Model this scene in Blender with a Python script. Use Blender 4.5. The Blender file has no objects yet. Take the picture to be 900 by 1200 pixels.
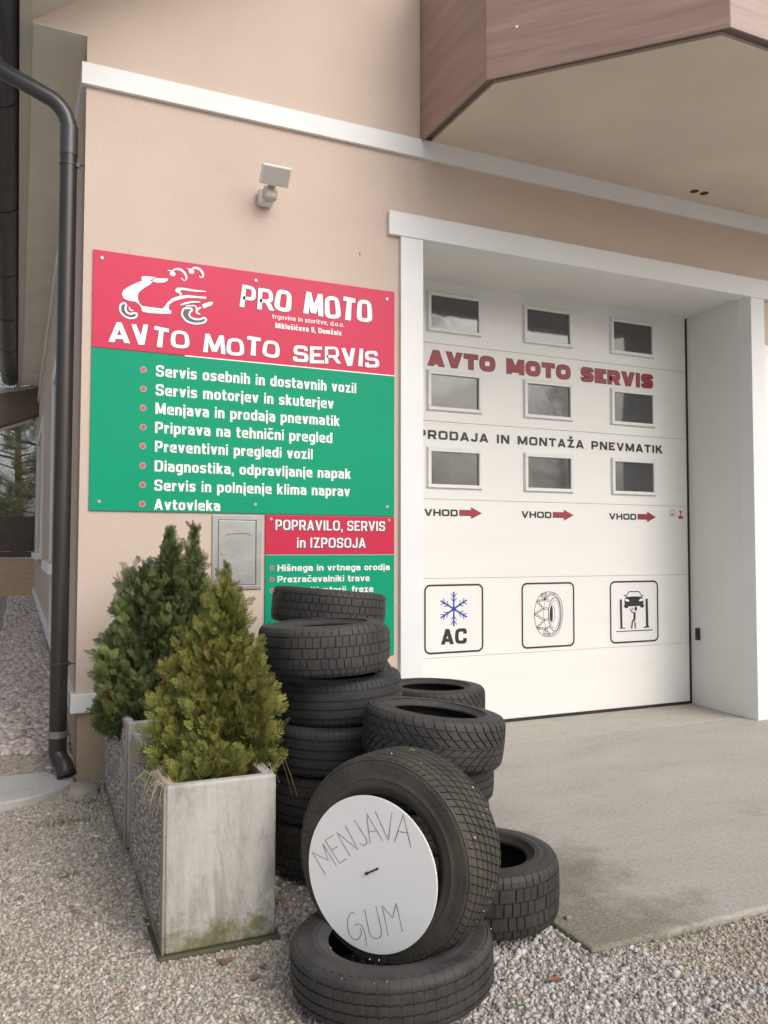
import bpy, bmesh, math, random
import numpy as np
from mathutils import Vector, Matrix

SC = bpy.context.scene
COL = SC.collection
# ------------------------------------------------------------ camera
cam_data = bpy.data.cameras.new('camera')
cam = bpy.data.objects.new('camera', cam_data)
COL.objects.link(cam)
cam_data.sensor_fit = 'HORIZONTAL'
cam_data.sensor_width = 36.0
cam_data.lens = 956.66 / 900 * 36.0
cam_data.clip_start = 0.05
cam_data.clip_end = 3000
yaw, pitch, roll = .4214793, .04358719, .00172936
_f = Vector((math.sin(yaw) * math.cos(pitch), math.cos(yaw) * math.cos(pitch), math.sin(pitch)))
_r = Vector((math.cos(yaw), -math.sin(yaw), 0))
_u = _r.cross(_f)
_r2 = _r * math.cos(roll) + _u * math.sin(roll)
_u2 = -_r * math.sin(roll) + _u * math.cos(roll)
M = Matrix((( _r2.x, _u2.x, -_f.x, 0), (_r2.y, _u2.y, -_f.y, 0), (_r2.z, _u2.z, -_f.z, 1.5), (0, 0, 0, 1)))
cam.matrix_world = M
SC.camera = cam
# ------------------------------------------------------------ sky, sun, exposure
SUN_EL, SUN_AZ = 38.0, 158.0        # azimuth clockwise from +Y: the sun stands in front of the facade, to the right
world = bpy.data.worlds.new('World')
SC.world = world
world.use_nodes = True
wn, wl = world.node_tree.nodes, world.node_tree.links
wn.clear()
sky = wn.new('ShaderNodeTexSky')
sky.sky_type = 'NISHITA'
sky.sun_disc = False
sky.sun_elevation = math.radians(SUN_EL)
sky.sun_rotation = math.radians(SUN_AZ)
sky.air_density = 1.0
sky.dust_density = 6.0
sky.ozone_density = 1.0
hs = wn.new('ShaderNodeHueSaturation')
hs.inputs['Saturation'].default_value = 0.52      # overcast: the blue is hidden by an even cloud layer
bg = wn.new('ShaderNodeBackground')
bg.inputs['Strength'].default_value = 0.15
wo = wn.new('ShaderNodeOutputWorld')
wl.new(sky.outputs[0], hs.inputs['Color'])
wl.new(hs.outputs[0], bg.inputs['Color'])
wl.new(bg.outputs[0], wo.inputs['Surface'])
sun_d = bpy.data.lights.new('sun', 'SUN')
sun_d.energy = 0.55
sun_d.angle = math.radians(55)
sun_d.color = (1.0, 0.985, 0.96)
sun = bpy.data.objects.new('sun', sun_d)
COL.objects.link(sun)
_e, _a = math.radians(SUN_EL), math.radians(SUN_AZ)
sd = Vector((math.sin(_a) * math.cos(_e), math.cos(_a) * math.cos(_e), math.sin(_e)))
sun.rotation_euler = sd.to_track_quat('Z', 'Y').to_euler()
SC.view_settings.view_transform = 'Standard'
SC.view_settings.look = 'None'
SC.view_settings.gamma = 1.0
SC.view_settings.exposure = 0.13
SC.view_settings.use_curve_mapping = False
SC.cycles.max_bounces = 8

rnd = random.Random(7)
RG = np.random.default_rng(11)
# ------------------------------------------------------------ materials
def new_mat(name):
    m = bpy.data.materials.new(name)
    m.use_nodes = True
    nt = m.node_tree
    nt.nodes.clear()
    out = nt.nodes.new('ShaderNodeOutputMaterial')
    b = nt.nodes.new('ShaderNodeBsdfPrincipled')
    nt.links.new(b.outputs[0], out.inputs['Surface'])
    return m, nt, b

def N(nt, t, **kw):
    n = nt.nodes.new(t)
    for k, v in kw.items():
        setattr(n, k, v)
    return n

def coords(nt, scale=(1, 1, 1), rot=(0, 0, 0), kind='Object'):
    tc = N(nt, 'ShaderNodeTexCoord')
    mp = N(nt, 'ShaderNodeMapping')
    mp.inputs['Scale'].default_value = scale
    mp.inputs['Rotation'].default_value = rot
    nt.links.new(tc.outputs[kind], mp.inputs['Vector'])
    return mp.outputs[0]

def noise(nt, vec, scale, detail=4, rough=0.55, dist=0.0):
    n = N(nt, 'ShaderNodeTexNoise')
    n.inputs['Scale'].default_value = scale
    n.inputs['Detail'].default_value = detail
    n.inputs['Roughness'].default_value = rough
    n.inputs['Distortion'].default_value = dist
    nt.links.new(vec, n.inputs['Vector'])
    return n.outputs['Fac']

def ramp(nt, fac, stops):
    r = N(nt, 'ShaderNodeValToRGB')
    el = r.color_ramp.elements
    while len(el) < len(stops):
        el.new(0.5)
    for e, (p, c) in zip(el, stops):
        e.position = p
        e.color = (c[0], c[1], c[2], 1) if hasattr(c, '__len__') else (c, c, c, 1)
    nt.links.new(fac, r.inputs['Fac'])
    return r.outputs['Color']

def mixc(nt, fac, a, b, mode='MIX'):
    m = N(nt, 'ShaderNodeMix', data_type='RGBA', blend_type=mode)
    for sock, v in ((m.inputs[0], fac), (m.inputs[6], a), (m.inputs[7], b)):
        if hasattr(v, 'default_value') or hasattr(v, 'is_output'):
            nt.links.new(v, sock)
        elif hasattr(v, '__len__'):
            sock.default_value = (v[0], v[1], v[2], 1)
        else:
            sock.default_value = v
    return m.outputs[2]

def math_(nt, op, a, b=0.0, c=0.0):
    m = N(nt, 'ShaderNodeMath', operation=op)
    for i, v in enumerate((a, b, c)):
        if hasattr(v, 'is_output'):
            nt.links.new(v, m.inputs[i])
        else:
            m.inputs[i].default_value = v
    return m.outputs[0]

def bump(nt, b, h, strength=0.3, dist=0.01, prev=None):
    n = N(nt, 'ShaderNodeBump')
    n.inputs['Strength'].default_value = strength
    n.inputs['Distance'].default_value = dist
    nt.links.new(h, n.inputs['Height'])
    if prev is not None:
        nt.links.new(prev, n.inputs['Normal'])
    nt.links.new(n.outputs[0], b.inputs['Normal'])
    return n.outputs[0]

def sc_(c, k):
    return tuple(min(1, v * k) for v in c)

def simple(name, c, rough=0.5, var=0.08, vscale=3.0, bs=0.0, bscale=200.0, bd=0.001, spec=0.5, metal=0.0, stretch=(1, 1, 1)):
    m, nt, b = new_mat(name)
    v = coords(nt, stretch)
    f = noise(nt, v, vscale, 6, 0.6)
    col = ramp(nt, f, [(0.3, sc_(c, 1 - var)), (0.7, sc_(c, 1 + var))])
    nt.links.new(col, b.inputs['Base Color'])
    b.inputs['Roughness'].default_value = rough
    b.inputs['Metallic'].default_value = metal
    b.inputs['Specular IOR Level'].default_value = spec
    if bs:
        bump(nt, b, noise(nt, v, bscale, 5, 0.6), bs, bd)
    return m

def stucco(name, c, bs=0.5, dirt=0.10):
    m, nt, b = new_mat(name)
    v = coords(nt)
    big = noise(nt, v, 0.9, 5, 0.6)
    col = ramp(nt, big, [(0.25, sc_(c, 1 - dirt)), (0.75, sc_(c, 1 + dirt * 0.6))])
    fine = noise(nt, v, 60, 4, 0.7)
    col = mixc(nt, 0.16, col, ramp(nt, fine, [(0.3, sc_(c, 0.7)), (0.7, sc_(c, 1.2))]))
    nt.links.new(col, b.inputs['Base Color'])
    b.inputs['Roughness'].default_value = 0.9
    b.inputs['Specular IOR Level'].default_value = 0.2
    v2 = coords(nt, (1, 1, 2.6))
    p = bump(nt, b, noise(nt, v2, 34, 5, 0.62, 0.6), bs, 0.006)
    bump(nt, b, noise(nt, v, 260, 3, 0.6), bs * 0.6, 0.0016, p)
    return m

M_wall = stucco('wall_stucco', (0.585, 0.480, 0.412), 0.40)
M_wallup = M_wall
M_plinth = stucco('plinth_stucco', (0.42, 0.335, 0.25), 0.8, 0.2)
M_trim = simple('white_trim_paint', (0.75, 0.76, 0.775), 0.7, 0.03, 2.0, 0.25, 90, 0.002)
M_reveal = simple('white_render_paint', (0.74, 0.74, 0.72), 0.8, 0.03, 1.5, 0.35, 70, 0.003)
M_soffit = simple('eave_soffit_plaster', (0.80, 0.78, 0.72), 0.9, 0.07, 1.3, 0.3, 60, 0.004)
M_baysoffit = simple('bay_soffit_plaster', (0.66, 0.565, 0.485), 0.9, 0.05, 1.6, 0.25, 50, 0.004)
M_gapshade_mark = simple('gap_shade_and_mark', (0.16, 0.13, 0.12), 0.8, 0.2, 6)  # shade of the gap under the bay painted dark; also colours the wall mark
M_seal = simple('black_rubber_seal', (0.015, 0.015, 0.016), 0.6)
M_pipe = simple('brown_coated_metal', (0.030, 0.027, 0.026), 0.32, 0.15, 5, 0.1, 12, 0.002)
M_pipeup = simple('grey_coated_metal', (0.045, 0.048, 0.056), 0.30, 0.12, 5, 0.1, 12, 0.002)
M_steel = simple('grey_clip_steel', (0.30, 0.29, 0.28), 0.4, 0.1, 8, metal=0.6)
M_screw = simple('screw_steel', (0.42, 0.40, 0.40), 0.35, 0.1, 30, metal=0.5)
M_red = simple('red_sign_sheet', (0.56, 0.026, 0.085), 0.40, 0.03, 1.5, spec=0.3)
M_red2 = simple('crimson_sign_sheet', (0.53, 0.020, 0.065), 0.40, 0.03, 1.5, spec=0.3)
M_green = simple('green_sign_sheet', (0.0008, 0.30, 0.165), 0.50, 0.04, 1.2, spec=0.18)
M_white = simple('white_vinyl', (0.80, 0.83, 0.84), 0.4, 0.02)
M_black = simple('black_vinyl', (0.022, 0.022, 0.026), 0.4, 0.1)
M_outline = simple('dark_print', (0.05, 0.03, 0.06), 0.4, 0.1)
M_dred = simple('dark_red_vinyl', (0.30, 0.028, 0.045), 0.42, 0.08, 4)
M_blue = simple('blue_vinyl', (0.012, 0.06, 0.36), 0.4, 0.1)
M_bullet = simple('bullet_red_print', (0.52, 0.07, 0.10), 0.4)
M_bulring = simple('pale_ring_print', (0.50, 0.42, 0.42), 0.4)
M_gray = simple('charcoal_print', (0.085, 0.07, 0.09), 0.4)
M_sign_edge = simple('sign_edge_white', (0.70, 0.70, 0.70), 0.4)
M_board = simple('white_board_sheet', (0.80, 0.82, 0.86), 0.35, 0.02)
M_door = simple('door_panel_paint', (0.75, 0.755, 0.74), 0.38, 0.025, 0.8, 0.12, 120, 0.001, stretch=(1, 1, 6))
M_frame = simple('window_frame_plastic', (0.72, 0.725, 0.72), 0.4, 0.03)
M_lamp = simple('lamp_housing_white', (0.72, 0.72, 0.70), 0.4, 0.03)
M_lens = simple('lamp_lens_grey', (0.50, 0.48, 0.46), 0.25, 0.03)
M_galv = simple('galvanised_sheet', (0.36, 0.37, 0.37), 0.34, 0.12, 5, 0.35, 7, 0.01, metal=0.55)
M_twig = simple('twig_bark', (0.10, 0.065, 0.04), 0.9, 0.3, 30)
M_leafdead = simple('dead_leaf', (0.24, 0.12, 0.07), 0.8, 0.35, 60)
M_dry = simple('dry_grass', (0.42, 0.34, 0.20), 0.8, 0.25, 30)
M_moss = simple('moss_grass', (0.10, 0.14, 0.03), 0.9, 0.3, 30)
M_soil = simple('planter_soil', (0.06, 0.045, 0.03), 0.95, 0.3, 20, 0.8, 60, 0.01)
M_fence = simple('dark_fence_board', (0.045, 0.030, 0.026), 0.30, 0.3, 5, stretch=(1, 1, 1))
M_tile = simple('beige_wall_tile', (0.42, 0.30, 0.20), 0.5, 0.15, 5, stretch=(1, 1, 6))
M_grout = simple('pale_grout', (0.55, 0.50, 0.42), 0.8)
M_verge = simple('verge_board', (0.15, 0.125, 0.105), 0.8, 0.1, 3)
M_gutter = simple('dark_gutter_metal', (0.055, 0.065, 0.08), 0.35, 0.4, 4, stretch=(6, 0.6, 6))
M_rooftile = simple('roof_covering', (0.12, 0.06, 0.045), 0.7, 0.2, 6)
M_inner = simple('painted_wood_frame', (0.72, 0.72, 0.71), 0.5, 0.04)
M_boltb = simple('black_bolt', (0.02, 0.02, 0.022), 0.4)

def wood():
    m, nt, b = new_mat('wood_laminate')
    v = coords(nt, (.35, 1, 5), (0, math.radians(-3), 0))
    n1 = noise(nt, v, 2.2, 8, 0.6, 0.5)
    v2 = coords(nt, (.5, 1, 42), (0, math.radians(-3), 0))
    n2 = noise(nt, v2, 2.2, 5, 0.6, 0.15)
    col = ramp(nt, n1, [(0.25, (0.245, 0.155, 0.130)), (0.5, (0.32, 0.205, 0.172)), (0.62, (0.39, 0.265, 0.225)), (0.8, (0.265, 0.19, 0.17))])
    col = mixc(nt, 0.35, col, ramp(nt, n2, [(0.35, (0.20, 0.14, 0.12)), (0.65, (0.45, 0.32, 0.275))]))
    nt.links.new(col, b.inputs['Base Color'])
    b.inputs['Roughness'].default_value = 0.35
    b.inputs['Specular IOR Level'].default_value = 0.6
    bump(nt, b, n2, 0.08, 0.001)
    return m
M_wood = wood()

def glass():
    m, nt, b = new_mat('acrylic_pane')
    v = coords(nt)
    f = noise(nt, v, 9, 5, 0.7, 2.5)
    nt.links.new(ramp(nt, f, [(0.35, (0.045, 0.047, 0.05)), (0.65, (0.062, 0.063, 0.066))]), b.inputs['Base Color'])
    b.inputs['Roughness'].default_value = 0.06
    b.inputs['IOR'].default_value = 1.9
    bump(nt, b, noise(nt, v, 3.5, 1, 0.3, 0.8), 0.10, 0.02)
    return m
M_glass = glass()

def concrete(name, c, moss=0.0, streak=0.0, aggregate=0.0, bs=0.5, mossz=(0.0, 0.25)):
    m, nt, b = new_mat(name)
    v = coords(nt)
    n1 = noise(nt, v, 2.2, 8, 0.65)
    n2 = noise(nt, v, 30, 6, 0.7)
    col = ramp(nt, n1, [(0.28, sc_(c, 0.74)), (0.5, c), (0.75, sc_(c, 1.16))])
    col = mixc(nt, 0.3, col, ramp(nt, n2, [(0.3, sc_(c, 0.6)), (0.7, sc_(c, 1.25))]))
    if streak:
        vs = coords(nt, (9, 9, 1.3))
        s = noise(nt, vs, 1.0, 7, 0.7, 0.5)
        col = mixc(nt, math_(nt, 'MULTIPLY', ramp(nt, s, [(0.42, 0.0), (0.6, 1.0)]), streak), col, (0.80, 0.80, 0.79))
        s2 = noise(nt, coords(nt, (6, 6, 1.8)), 1.3, 9, 0.78, 0.4)
        col = mixc(nt, math_(nt, 'MULTIPLY', ramp(nt, s2, [(0.50, 0.0), (0.66, 1.0)]), 0.6), col, sc_(c, 0.42))
    h = n2
    if aggregate:
        vo = N(nt, 'ShaderNodeTexVoronoi')
        vo.inputs['Scale'].default_value = aggregate
        nt.links.new(v, vo.inputs['Vector'])
        hsv = N(nt, 'ShaderNodeSeparateColor')
        nt.links.new(vo.outputs['Color'], hsv.inputs[0])
        pc = ramp(nt, hsv.outputs[0], [(0.0, (0.16, 0.13, 0.11)), (0.35, (0.36, 0.30, 0.26)), (0.7, (0.52, 0.47, 0.43)), (1.0, (0.68, 0.66, 0.62))])
        edge = ramp(nt, vo.outputs['Distance'], [(0.35, 1.0), (0.62, 0.0)])
        col = mixc(nt, edge, sc_(c, 0.62), pc)
        h = edge
    # small pits
    vp = N(nt, 'ShaderNodeTexVoronoi')
    vp.inputs['Scale'].default_value = 45
    nt.links.new(v, vp.inputs['Vector'])
    pit = ramp(nt, vp.outputs['Distance'], [(0.05, 1.0), (0.14, 0.0)])
    pit2 = math_(nt, 'MULTIPLY', pit, ramp(nt, noise(nt, v, 9, 2), [(0.52, 0.0), (0.62, 1.0)]))
    if not aggregate:
        col = mixc(nt, math_(nt, 'MULTIPLY', pit2, 0.8), col, sc_(c, 0.25))
    if moss:
        tc = N(nt, 'ShaderNodeTexCoord')
        sep = N(nt, 'ShaderNodeSeparateXYZ')
        nt.links.new(tc.outputs['Object'], sep.inputs[0])
        mr = N(nt, 'ShaderNodeMapRange')
        mr.inputs['From Min'].default_value = mossz[1]
        mr.inputs['From Max'].default_value = mossz[0]
        nt.links.new(sep.outputs['Z'], mr.inputs['Value'])
        mn = noise(nt, v, 9, 7, 0.75)
        mf = math_(nt, 'MULTIPLY', ramp(nt, math_(nt, 'ADD', mn, math_(nt, 'MULTIPLY', mr.outputs[0], 0.45)), [(0.78, 0.0), (0.97, 1.0)]), moss)
        mc = ramp(nt, noise(nt, v, 25, 4), [(0.3, (0.075, 0.080, 0.03)), (0.7, (0.17, 0.175, 0.055))])
        col = mixc(nt, mf, col, mc)
    nt.links.new(col, b.inputs['Base Color'])
    b.inputs['Roughness'].default_value = 0.92
    b.inputs['Specular IOR Level'].default_value = 0.25
    bump(nt, b, h, bs, 0.004)
    return m
M_plant_c = concrete('planter_concrete', (0.40, 0.385, 0.355), 0.85, 0.20, mossz=(0.0, 0.34))
M_plant_rib = concrete('planter_edge_concrete', (0.33, 0.315, 0.27), 0.95, 0.0, mossz=(-0.05, 0.42))
M_plant_a = concrete('exposed_aggregate', (0.40, 0.37, 0.32), 0.8, 0.0, 105, 0.9, mossz=(-0.05, 0.22))
M_mossy = concrete('mossy_base_concrete', (0.10, 0.092, 0.06), 0.5, 0.0, mossz=(-0.2, 0.2))
M_cap = concrete('pale_concrete', (0.47, 0.46, 0.44))
M_boulder = concrete('boulder_stone', (0.40, 0.36, 0.29), 0.6, 0.0, mossz=(-0.1, 0.25))
M_paver = concrete('paver_concrete', (0.30, 0.28, 0.24))

def slab_mat():
    m, nt, b = new_mat('slab_concrete')
    v = coords(nt)
    n1 = noise(nt, coords(nt, (0.6, 1.5, 1)), 1.3, 9, 0.68, 0.5)
    n2 = noise(nt, v, 45, 6, 0.75)
    n3 = noise(nt, v, 3.0, 8, 0.7, 0.3)
    col = ramp(nt, n1, [(0.25, (0.29, 0.275, 0.25)), (0.45, (0.40, 0.38, 0.35)), (0.75, (0.50, 0.48, 0.445))])
    col = mixc(nt, 0.42, col, ramp(nt, n2, [(0.3, (0.17, 0.155, 0.13)), (0.7, (0.56, 0.53, 0.49))]))
    # algae staining that grows in from the left edge and the outer rim
    tc = N(nt, 'ShaderNodeTexCoord')
    sep = N(nt, 'ShaderNodeSeparateXYZ')
    nt.links.new(tc.outputs['Object'], sep.inputs[0])
    mr = N(nt, 'ShaderNodeMapRange')
    mr.inputs['From Min'].default_value = 2.9
    mr.inputs['From Max'].default_value = 1.95
    nt.links.new(sep.outputs['X'], mr.inputs['Value'])
    mr2 = N(nt, 'ShaderNodeMapRange')
    mr2.inputs['From Min'].default_value = 4.4
    mr2.inputs['From Max'].default_value = 3.3
    nt.links.new(sep.outputs['Y'], mr2.inputs['Value'])
    st = math_(nt, 'MULTIPLY', mr.outputs[0], mr2.outputs[0])
    sf = ramp(nt, math_(nt, 'ADD', n3, math_(nt, 'MULTIPLY', st, 0.55)), [(0.60, 0.0), (0.90, 0.9)])
    n4 = noise(nt, v, 70, 5, 0.8)
    col = mixc(nt, math_(nt, 'MULTIPLY', sf, ramp(nt, n4, [(0.35, 0.35), (0.6, 0.95)])), col, (0.125, 0.112, 0.07))
    sp = ramp(nt, noise(nt, coords(nt, (1, 1, 1), (0, 0, 1.0)), 26, 3, 0.5), [(0.70, 0.0), (0.74, 1.0)])
    col = mixc(nt, math_(nt, 'MULTIPLY', sp, 0.5), col, (0.08, 0.07, 0.06))
    # rusty traces
    rs = ramp(nt, noise(nt, v, 2.1, 5, 0.7), [(0.62, 0.0), (0.75, 1.0)])
    col = mixc(nt, math_(nt, 'MULTIPLY', rs, 0.25), col, (0.38, 0.24, 0.17))
    nt.links.new(col, b.inputs['Base Color'])
    b.inputs['Roughness'].default_value = 0.88
    b.inputs['Specular IOR Level'].default_value = 0.3
    p = bump(nt, b, n2, 0.5, 0.004)
    bump(nt, b, n4, 0.5, 0.003, p)
    return m
M_slab = slab_mat()

def attr_mat(name, stops, rough=0.85, bs=0.0, spec=0.3, trans=0.0, attr='tint', var=0.0, dust=None):
    m, nt, b = new_mat(name)
    a = N(nt, 'ShaderNodeAttribute', attribute_name=attr)
    col = ramp(nt, a.outputs['Fac'], stops)
    v = coords(nt)
    if var:
        n = noise(nt, v, 90, 4, 0.7)
        col = mixc(nt, 1.0, col, ramp(nt, n, [(0.3, 1 - var), (0.7, 1.0)]), 'MULTIPLY')
    if dust:
        nd = ramp(nt, noise(nt, v, dust[0], 5, 0.6), [(0.45, 0.0), (0.65, 1.0)])
        col = mixc(nt, math_(nt, 'MULTIPLY', nd, dust[2]), col, dust[1])
    nt.links.new(col, b.inputs['Base Color'])
    b.inputs['Roughness'].default_value = rough
    b.inputs['Specular IOR Level'].default_value = spec
    if trans:
        b.inputs['Transmission Weight'].default_value = 0.0
        b.inputs['Subsurface Weight'].default_value = 0.0
    if bs:
        bump(nt, b, noise(nt, v, 140, 3), bs, 0.002)
    return m
M_gravel = attr_mat('gravel_stone', [(0.0, (0.24, 0.215, 0.19)), (0.12, (0.38, 0.35, 0.31)), (0.32, (0.53, 0.47, 0.39)), (0.5, (0.60, 0.56, 0.49)), (0.7, (0.47, 0.455, 0.44)), (0.85, (0.70, 0.66, 0.59)), (0.95, (0.42, 0.27, 0.20)), (1.0, (0.80, 0.78, 0.73))], 0.8, 0.3, var=0.3, dust=(1.4, (0.27, 0.22, 0.155), 0.30))
M_gravelw = attr_mat('white_gravel_stone', [(0.0, (0.17, 0.155, 0.145)), (0.12, (0.33, 0.31, 0.30)), (0.35, (0.52, 0.50, 0.48)), (0.55, (0.62, 0.60, 0.575)), (0.75, (0.45, 0.44, 0.44)), (0.92, (0.70, 0.685, 0.66)), (0.96, (0.42, 0.28, 0.21)), (1.0, (0.78, 0.77, 0.75))], 0.8, 0.3, var=0.3)
M_pebble = attr_mat('pebble_stone', [(0.0, (0.30, 0.24, 0.22)), (0.2, (0.48, 0.40, 0.37)), (0.45, (0.60, 0.54, 0.51)), (0.7, (0.68, 0.63, 0.60)), (0.9, (0.50, 0.36, 0.30)), (1.0, (0.76, 0.74, 0.72))], 0.7, 0.3, var=0.25)
M_thuja = attr_mat('thuja_foliage', [(0.0, (0.042, 0.052, 0.016)), (0.3, (0.105, 0.122, 0.030)), (0.6, (0.190, 0.200, 0.048)), (0.88, (0.31, 0.305, 0.080)), (1.0, (0.26, 0.16, 0.055))], 0.7, spec=0.25)
M_cypress = attr_mat('cypress_foliage', [(0.0, (0.030, 0.042, 0.018)), (0.35, (0.070, 0.095, 0.036)), (0.7, (0.130, 0.168, 0.055)), (0.93, (0.20, 0.225, 0.075)), (1.0, (0.17, 0.09, 0.05))], 0.7, spec=0.25)
M_far = attr_mat('pine_foliage', [(0.0, (0.05, 0.055, 0.03)), (0.6, (0.10, 0.115, 0.06)), (1.0, (0.15, 0.15, 0.09))], 0.8)

def ground_mat():
    m, nt, b = new_mat('gravelly_ground')
    v = coords(nt)
    vo = N(nt, 'ShaderNodeTexVoronoi')
    vo.inputs['Scale'].default_value = 75
    nt.links.new(v, vo.inputs['Vector'])
    s = N(nt, 'ShaderNodeSeparateColor')
    nt.links.new(vo.outputs['Color'], s.inputs[0])
    pc = ramp(nt, s.outputs[0], [(0, (0.20, 0.175, 0.145)), (0.4, (0.34, 0.30, 0.25)), (0.7, (0.44, 0.40, 0.35)), (1, (0.56, 0.53, 0.48))])
    n = noise(nt, v, 1.2, 6)
    col = mixc(nt, ramp(nt, n, [(0.35, 0.1), (0.7, 0.6)]), pc, (0.25, 0.21, 0.155))
    nt.links.new(col, b.inputs['Base Color'])
    b.inputs['Roughness'].default_value = 0.95
    bump(nt, b, vo.outputs['Distance'], 0.8, 0.008)
    return m
M_ground = ground_mat()

def rubber(name, c, dust, df, ring=0.35):
    m, nt, b = new_mat(name)
    tc = N(nt, 'ShaderNodeTexCoord')
    v = tc.outputs['Object']
    n1 = noise(nt, v, 6, 6, 0.7)
    n2 = noise(nt, v, 70, 5, 0.7)
    sep = N(nt, 'ShaderNodeSeparateXYZ')
    nt.links.new(v, sep.inputs[0])
    r2 = math_(nt, 'SQRT', math_(nt, 'ADD', math_(nt, 'MULTIPLY', sep.outputs[0], sep.outputs[0]), math_(nt, 'MULTIPLY', sep.outputs[1], sep.outputs[1])))
    cmb = N(nt, 'ShaderNodeCombineXYZ')
    nt.links.new(math_(nt, 'MULTIPLY', r2, 170.0), cmb.inputs[0])
    rn = noise(nt, cmb.outputs[0], 1.0, 3, 0.6)
    f = math_(nt, 'ADD', math_(nt, 'MULTIPLY', n1, 0.6), math_(nt, 'MULTIPLY', n2, 0.4))
    col = ramp(nt, f, [(0.3, sc_(c, 0.75)), (0.7, sc_(c, 1.25))])
    g = math_(nt, 'MULTIPLY', ramp(nt, n1, [(0.40, 0.0), (0.68, 1.0)]), df)
    col = mixc(nt, g, col, dust)
    col = mixc(nt, math_(nt, 'MULTIPLY', ramp(nt, rn, [(0.45, 0.0), (0.75, 1.0)]), ring * df), col, sc_(dust, 1.25))
    nt.links.new(col, b.inputs['Base Color'])
    nt.links.new(ramp(nt, n1, [(0.3, 0.52), (0.7, 0.75)]), b.inputs['Roughness'])
    b.inputs['Specular IOR Level'].default_value = 0.45
    p = bump(nt, b, rn, 0.22, 0.002)
    bump(nt, b, n2, 0.3, 0.0015, p)
    return m
RUB = {
 'plain': rubber('rubber_worn', (0.026, 0.026, 0.027), (0.055, 0.050, 0.046), 0.6),
 'brown': rubber('rubber_dusty_brown', (0.030, 0.028, 0.025), (0.075, 0.066, 0.052), 0.8, 0.9),
 'blue': rubber('rubber_bluish', (0.024, 0.025, 0.027), (0.046, 0.046, 0.049), 0.5),
 'grey': rubber('rubber_grey', (0.031, 0.031, 0.032), (0.070, 0.064, 0.060), 0.7),
}

# ------------------------------------------------------------ building blocks
ORG = {}
class MB:
    def __init__(s):
        s.v = []; s.f = []
    def add(s, V, F):
        o = len(s.v)
        s.v.extend([tuple(map(float, p)) for p in V]); s.f.extend([tuple(i + o for i in f) for f in F])
        return s
    def box(s, x0, x1, y0, y1, z0, z1):
        V = [(x, y, z) for z in (z0, z1) for y in (y0, y1) for x in (x0, x1)]
        return s.add(V, [(0, 2, 3, 1), (4, 5, 7, 6), (0, 1, 5, 4), (2, 6, 7, 3), (0, 4, 6, 2), (1, 3, 7, 5)])
    def prism(s, pts, d):
        """pts: planar polygon of 3-D points, d: extrusion vector"""
        n = len(pts)
        d = Vector(d)
        V = [Vector(p) for p in pts] + [Vector(p) + d for p in pts]
        F = [tuple(range(n))[::-1], tuple(range(n, 2 * n))] + [(i, (i + 1) % n, (i + 1) % n + n, i + n) for i in range(n)]
        return s.add(V, F)
    def tube(s, path, rad, seg=16, caps=True):
        path = [Vector(p) for p in path]
        n = len(path)
        rads = rad if hasattr(rad, '__len__') else [rad] * n
        o = len(s.v)
        prev = None
        for i, p in enumerate(path):
            t = (path[min(i + 1, n - 1)] - path[max(i - 1, 0)]).normalized()
            if prev is None:
                a = t.cross(Vector((0.13, 0.21, 1)) if abs(t.z) < 0.9 else Vector((1, 0.1, 0))).normalized()
            else:
                a = (prev - t * prev.dot(t)).normalized()
            prev = a
            b = t.cross(a)
            for k in range(seg):
                th = 2 * math.pi * k / seg
                s.v.append(tuple(p + (a * math.cos(th) + b * math.sin(th)) * rads[i]))
        for i in range(n - 1):
            for k in range(seg):
                s.f.append((o + i * seg + k, o + i * seg + (k + 1) % seg, o + (i + 1) * seg + (k + 1) % seg, o + (i + 1) * seg + k))
        if caps:
            s.f.append(tuple(o + k for k in range(seg))[::-1])
            s.f.append(tuple(o + (n - 1) * seg + k for k in range(seg)))
        return s
    def disc(s, c, r, nrm, seg=20, h=0.001):
        nrm = Vector(nrm).normalized()
        a = nrm.orthogonal().normalized(); b = nrm.cross(a)
        pts = [Vector(c) + (a * math.cos(2 * math.pi * k / seg) + b * math.sin(2 * math.pi * k / seg)) * r for k in range(seg)]
        return s.prism(pts, nrm * h)

def mesh_obj(name, V, F, mat, parent=None, smooth=False, bevel=0.0, seg=2):
    o = ORG.get(parent.name, Vector((0, 0, 0))) if parent is not None else Vector((0, 0, 0))
    me = bpy.data.meshes.new(name)
    me.from_pydata([(p[0] - o.x, p[1] - o.y, p[2] - o.z) for p in V], [], F)
    if mat:
        me.materials.append(mat)
    ob = bpy.data.objects.new(name, me)
    COL.objects.link(ob)
    if parent is not None:
        ob.parent = parent
        ORG[ob.name] = o
    if smooth:
        me.polygons.foreach_set('use_smooth', [True] * len(me.polygons))
        me.set_sharp_from_angle(angle=math.radians(38))
    me.update()
    if bevel:
        md = ob.modifiers.new('bevel', 'BEVEL')
        md.width = bevel; md.segments = seg; md.limit_method = 'ANGLE'
    return ob

def part(name, mb, mat, parent, smooth=False, bevel=0.0, label=None, kind=None, seg=2):
    ob = mesh_obj(name, mb.v, mb.f, mat, parent, smooth, bevel, seg)
    if label: ob['label'] = label
    if kind: ob['kind'] = kind
    return ob

def each(name, boxes, mat, parent, **kw):
    return [part(name, MB().box(*b), mat, parent, **kw) for b in boxes]

def thing(name, label, cat, loc=(0, 0, 0), group=None):
    o = bpy.data.objects.new(name, None)
    COL.objects.link(o)
    o.location = loc
    o.empty_display_size = 0.1
    ORG[o.name] = Vector(loc)
    o['label'] = label; o['category'] = cat
    if group: o['group'] = group
    return o

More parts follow.
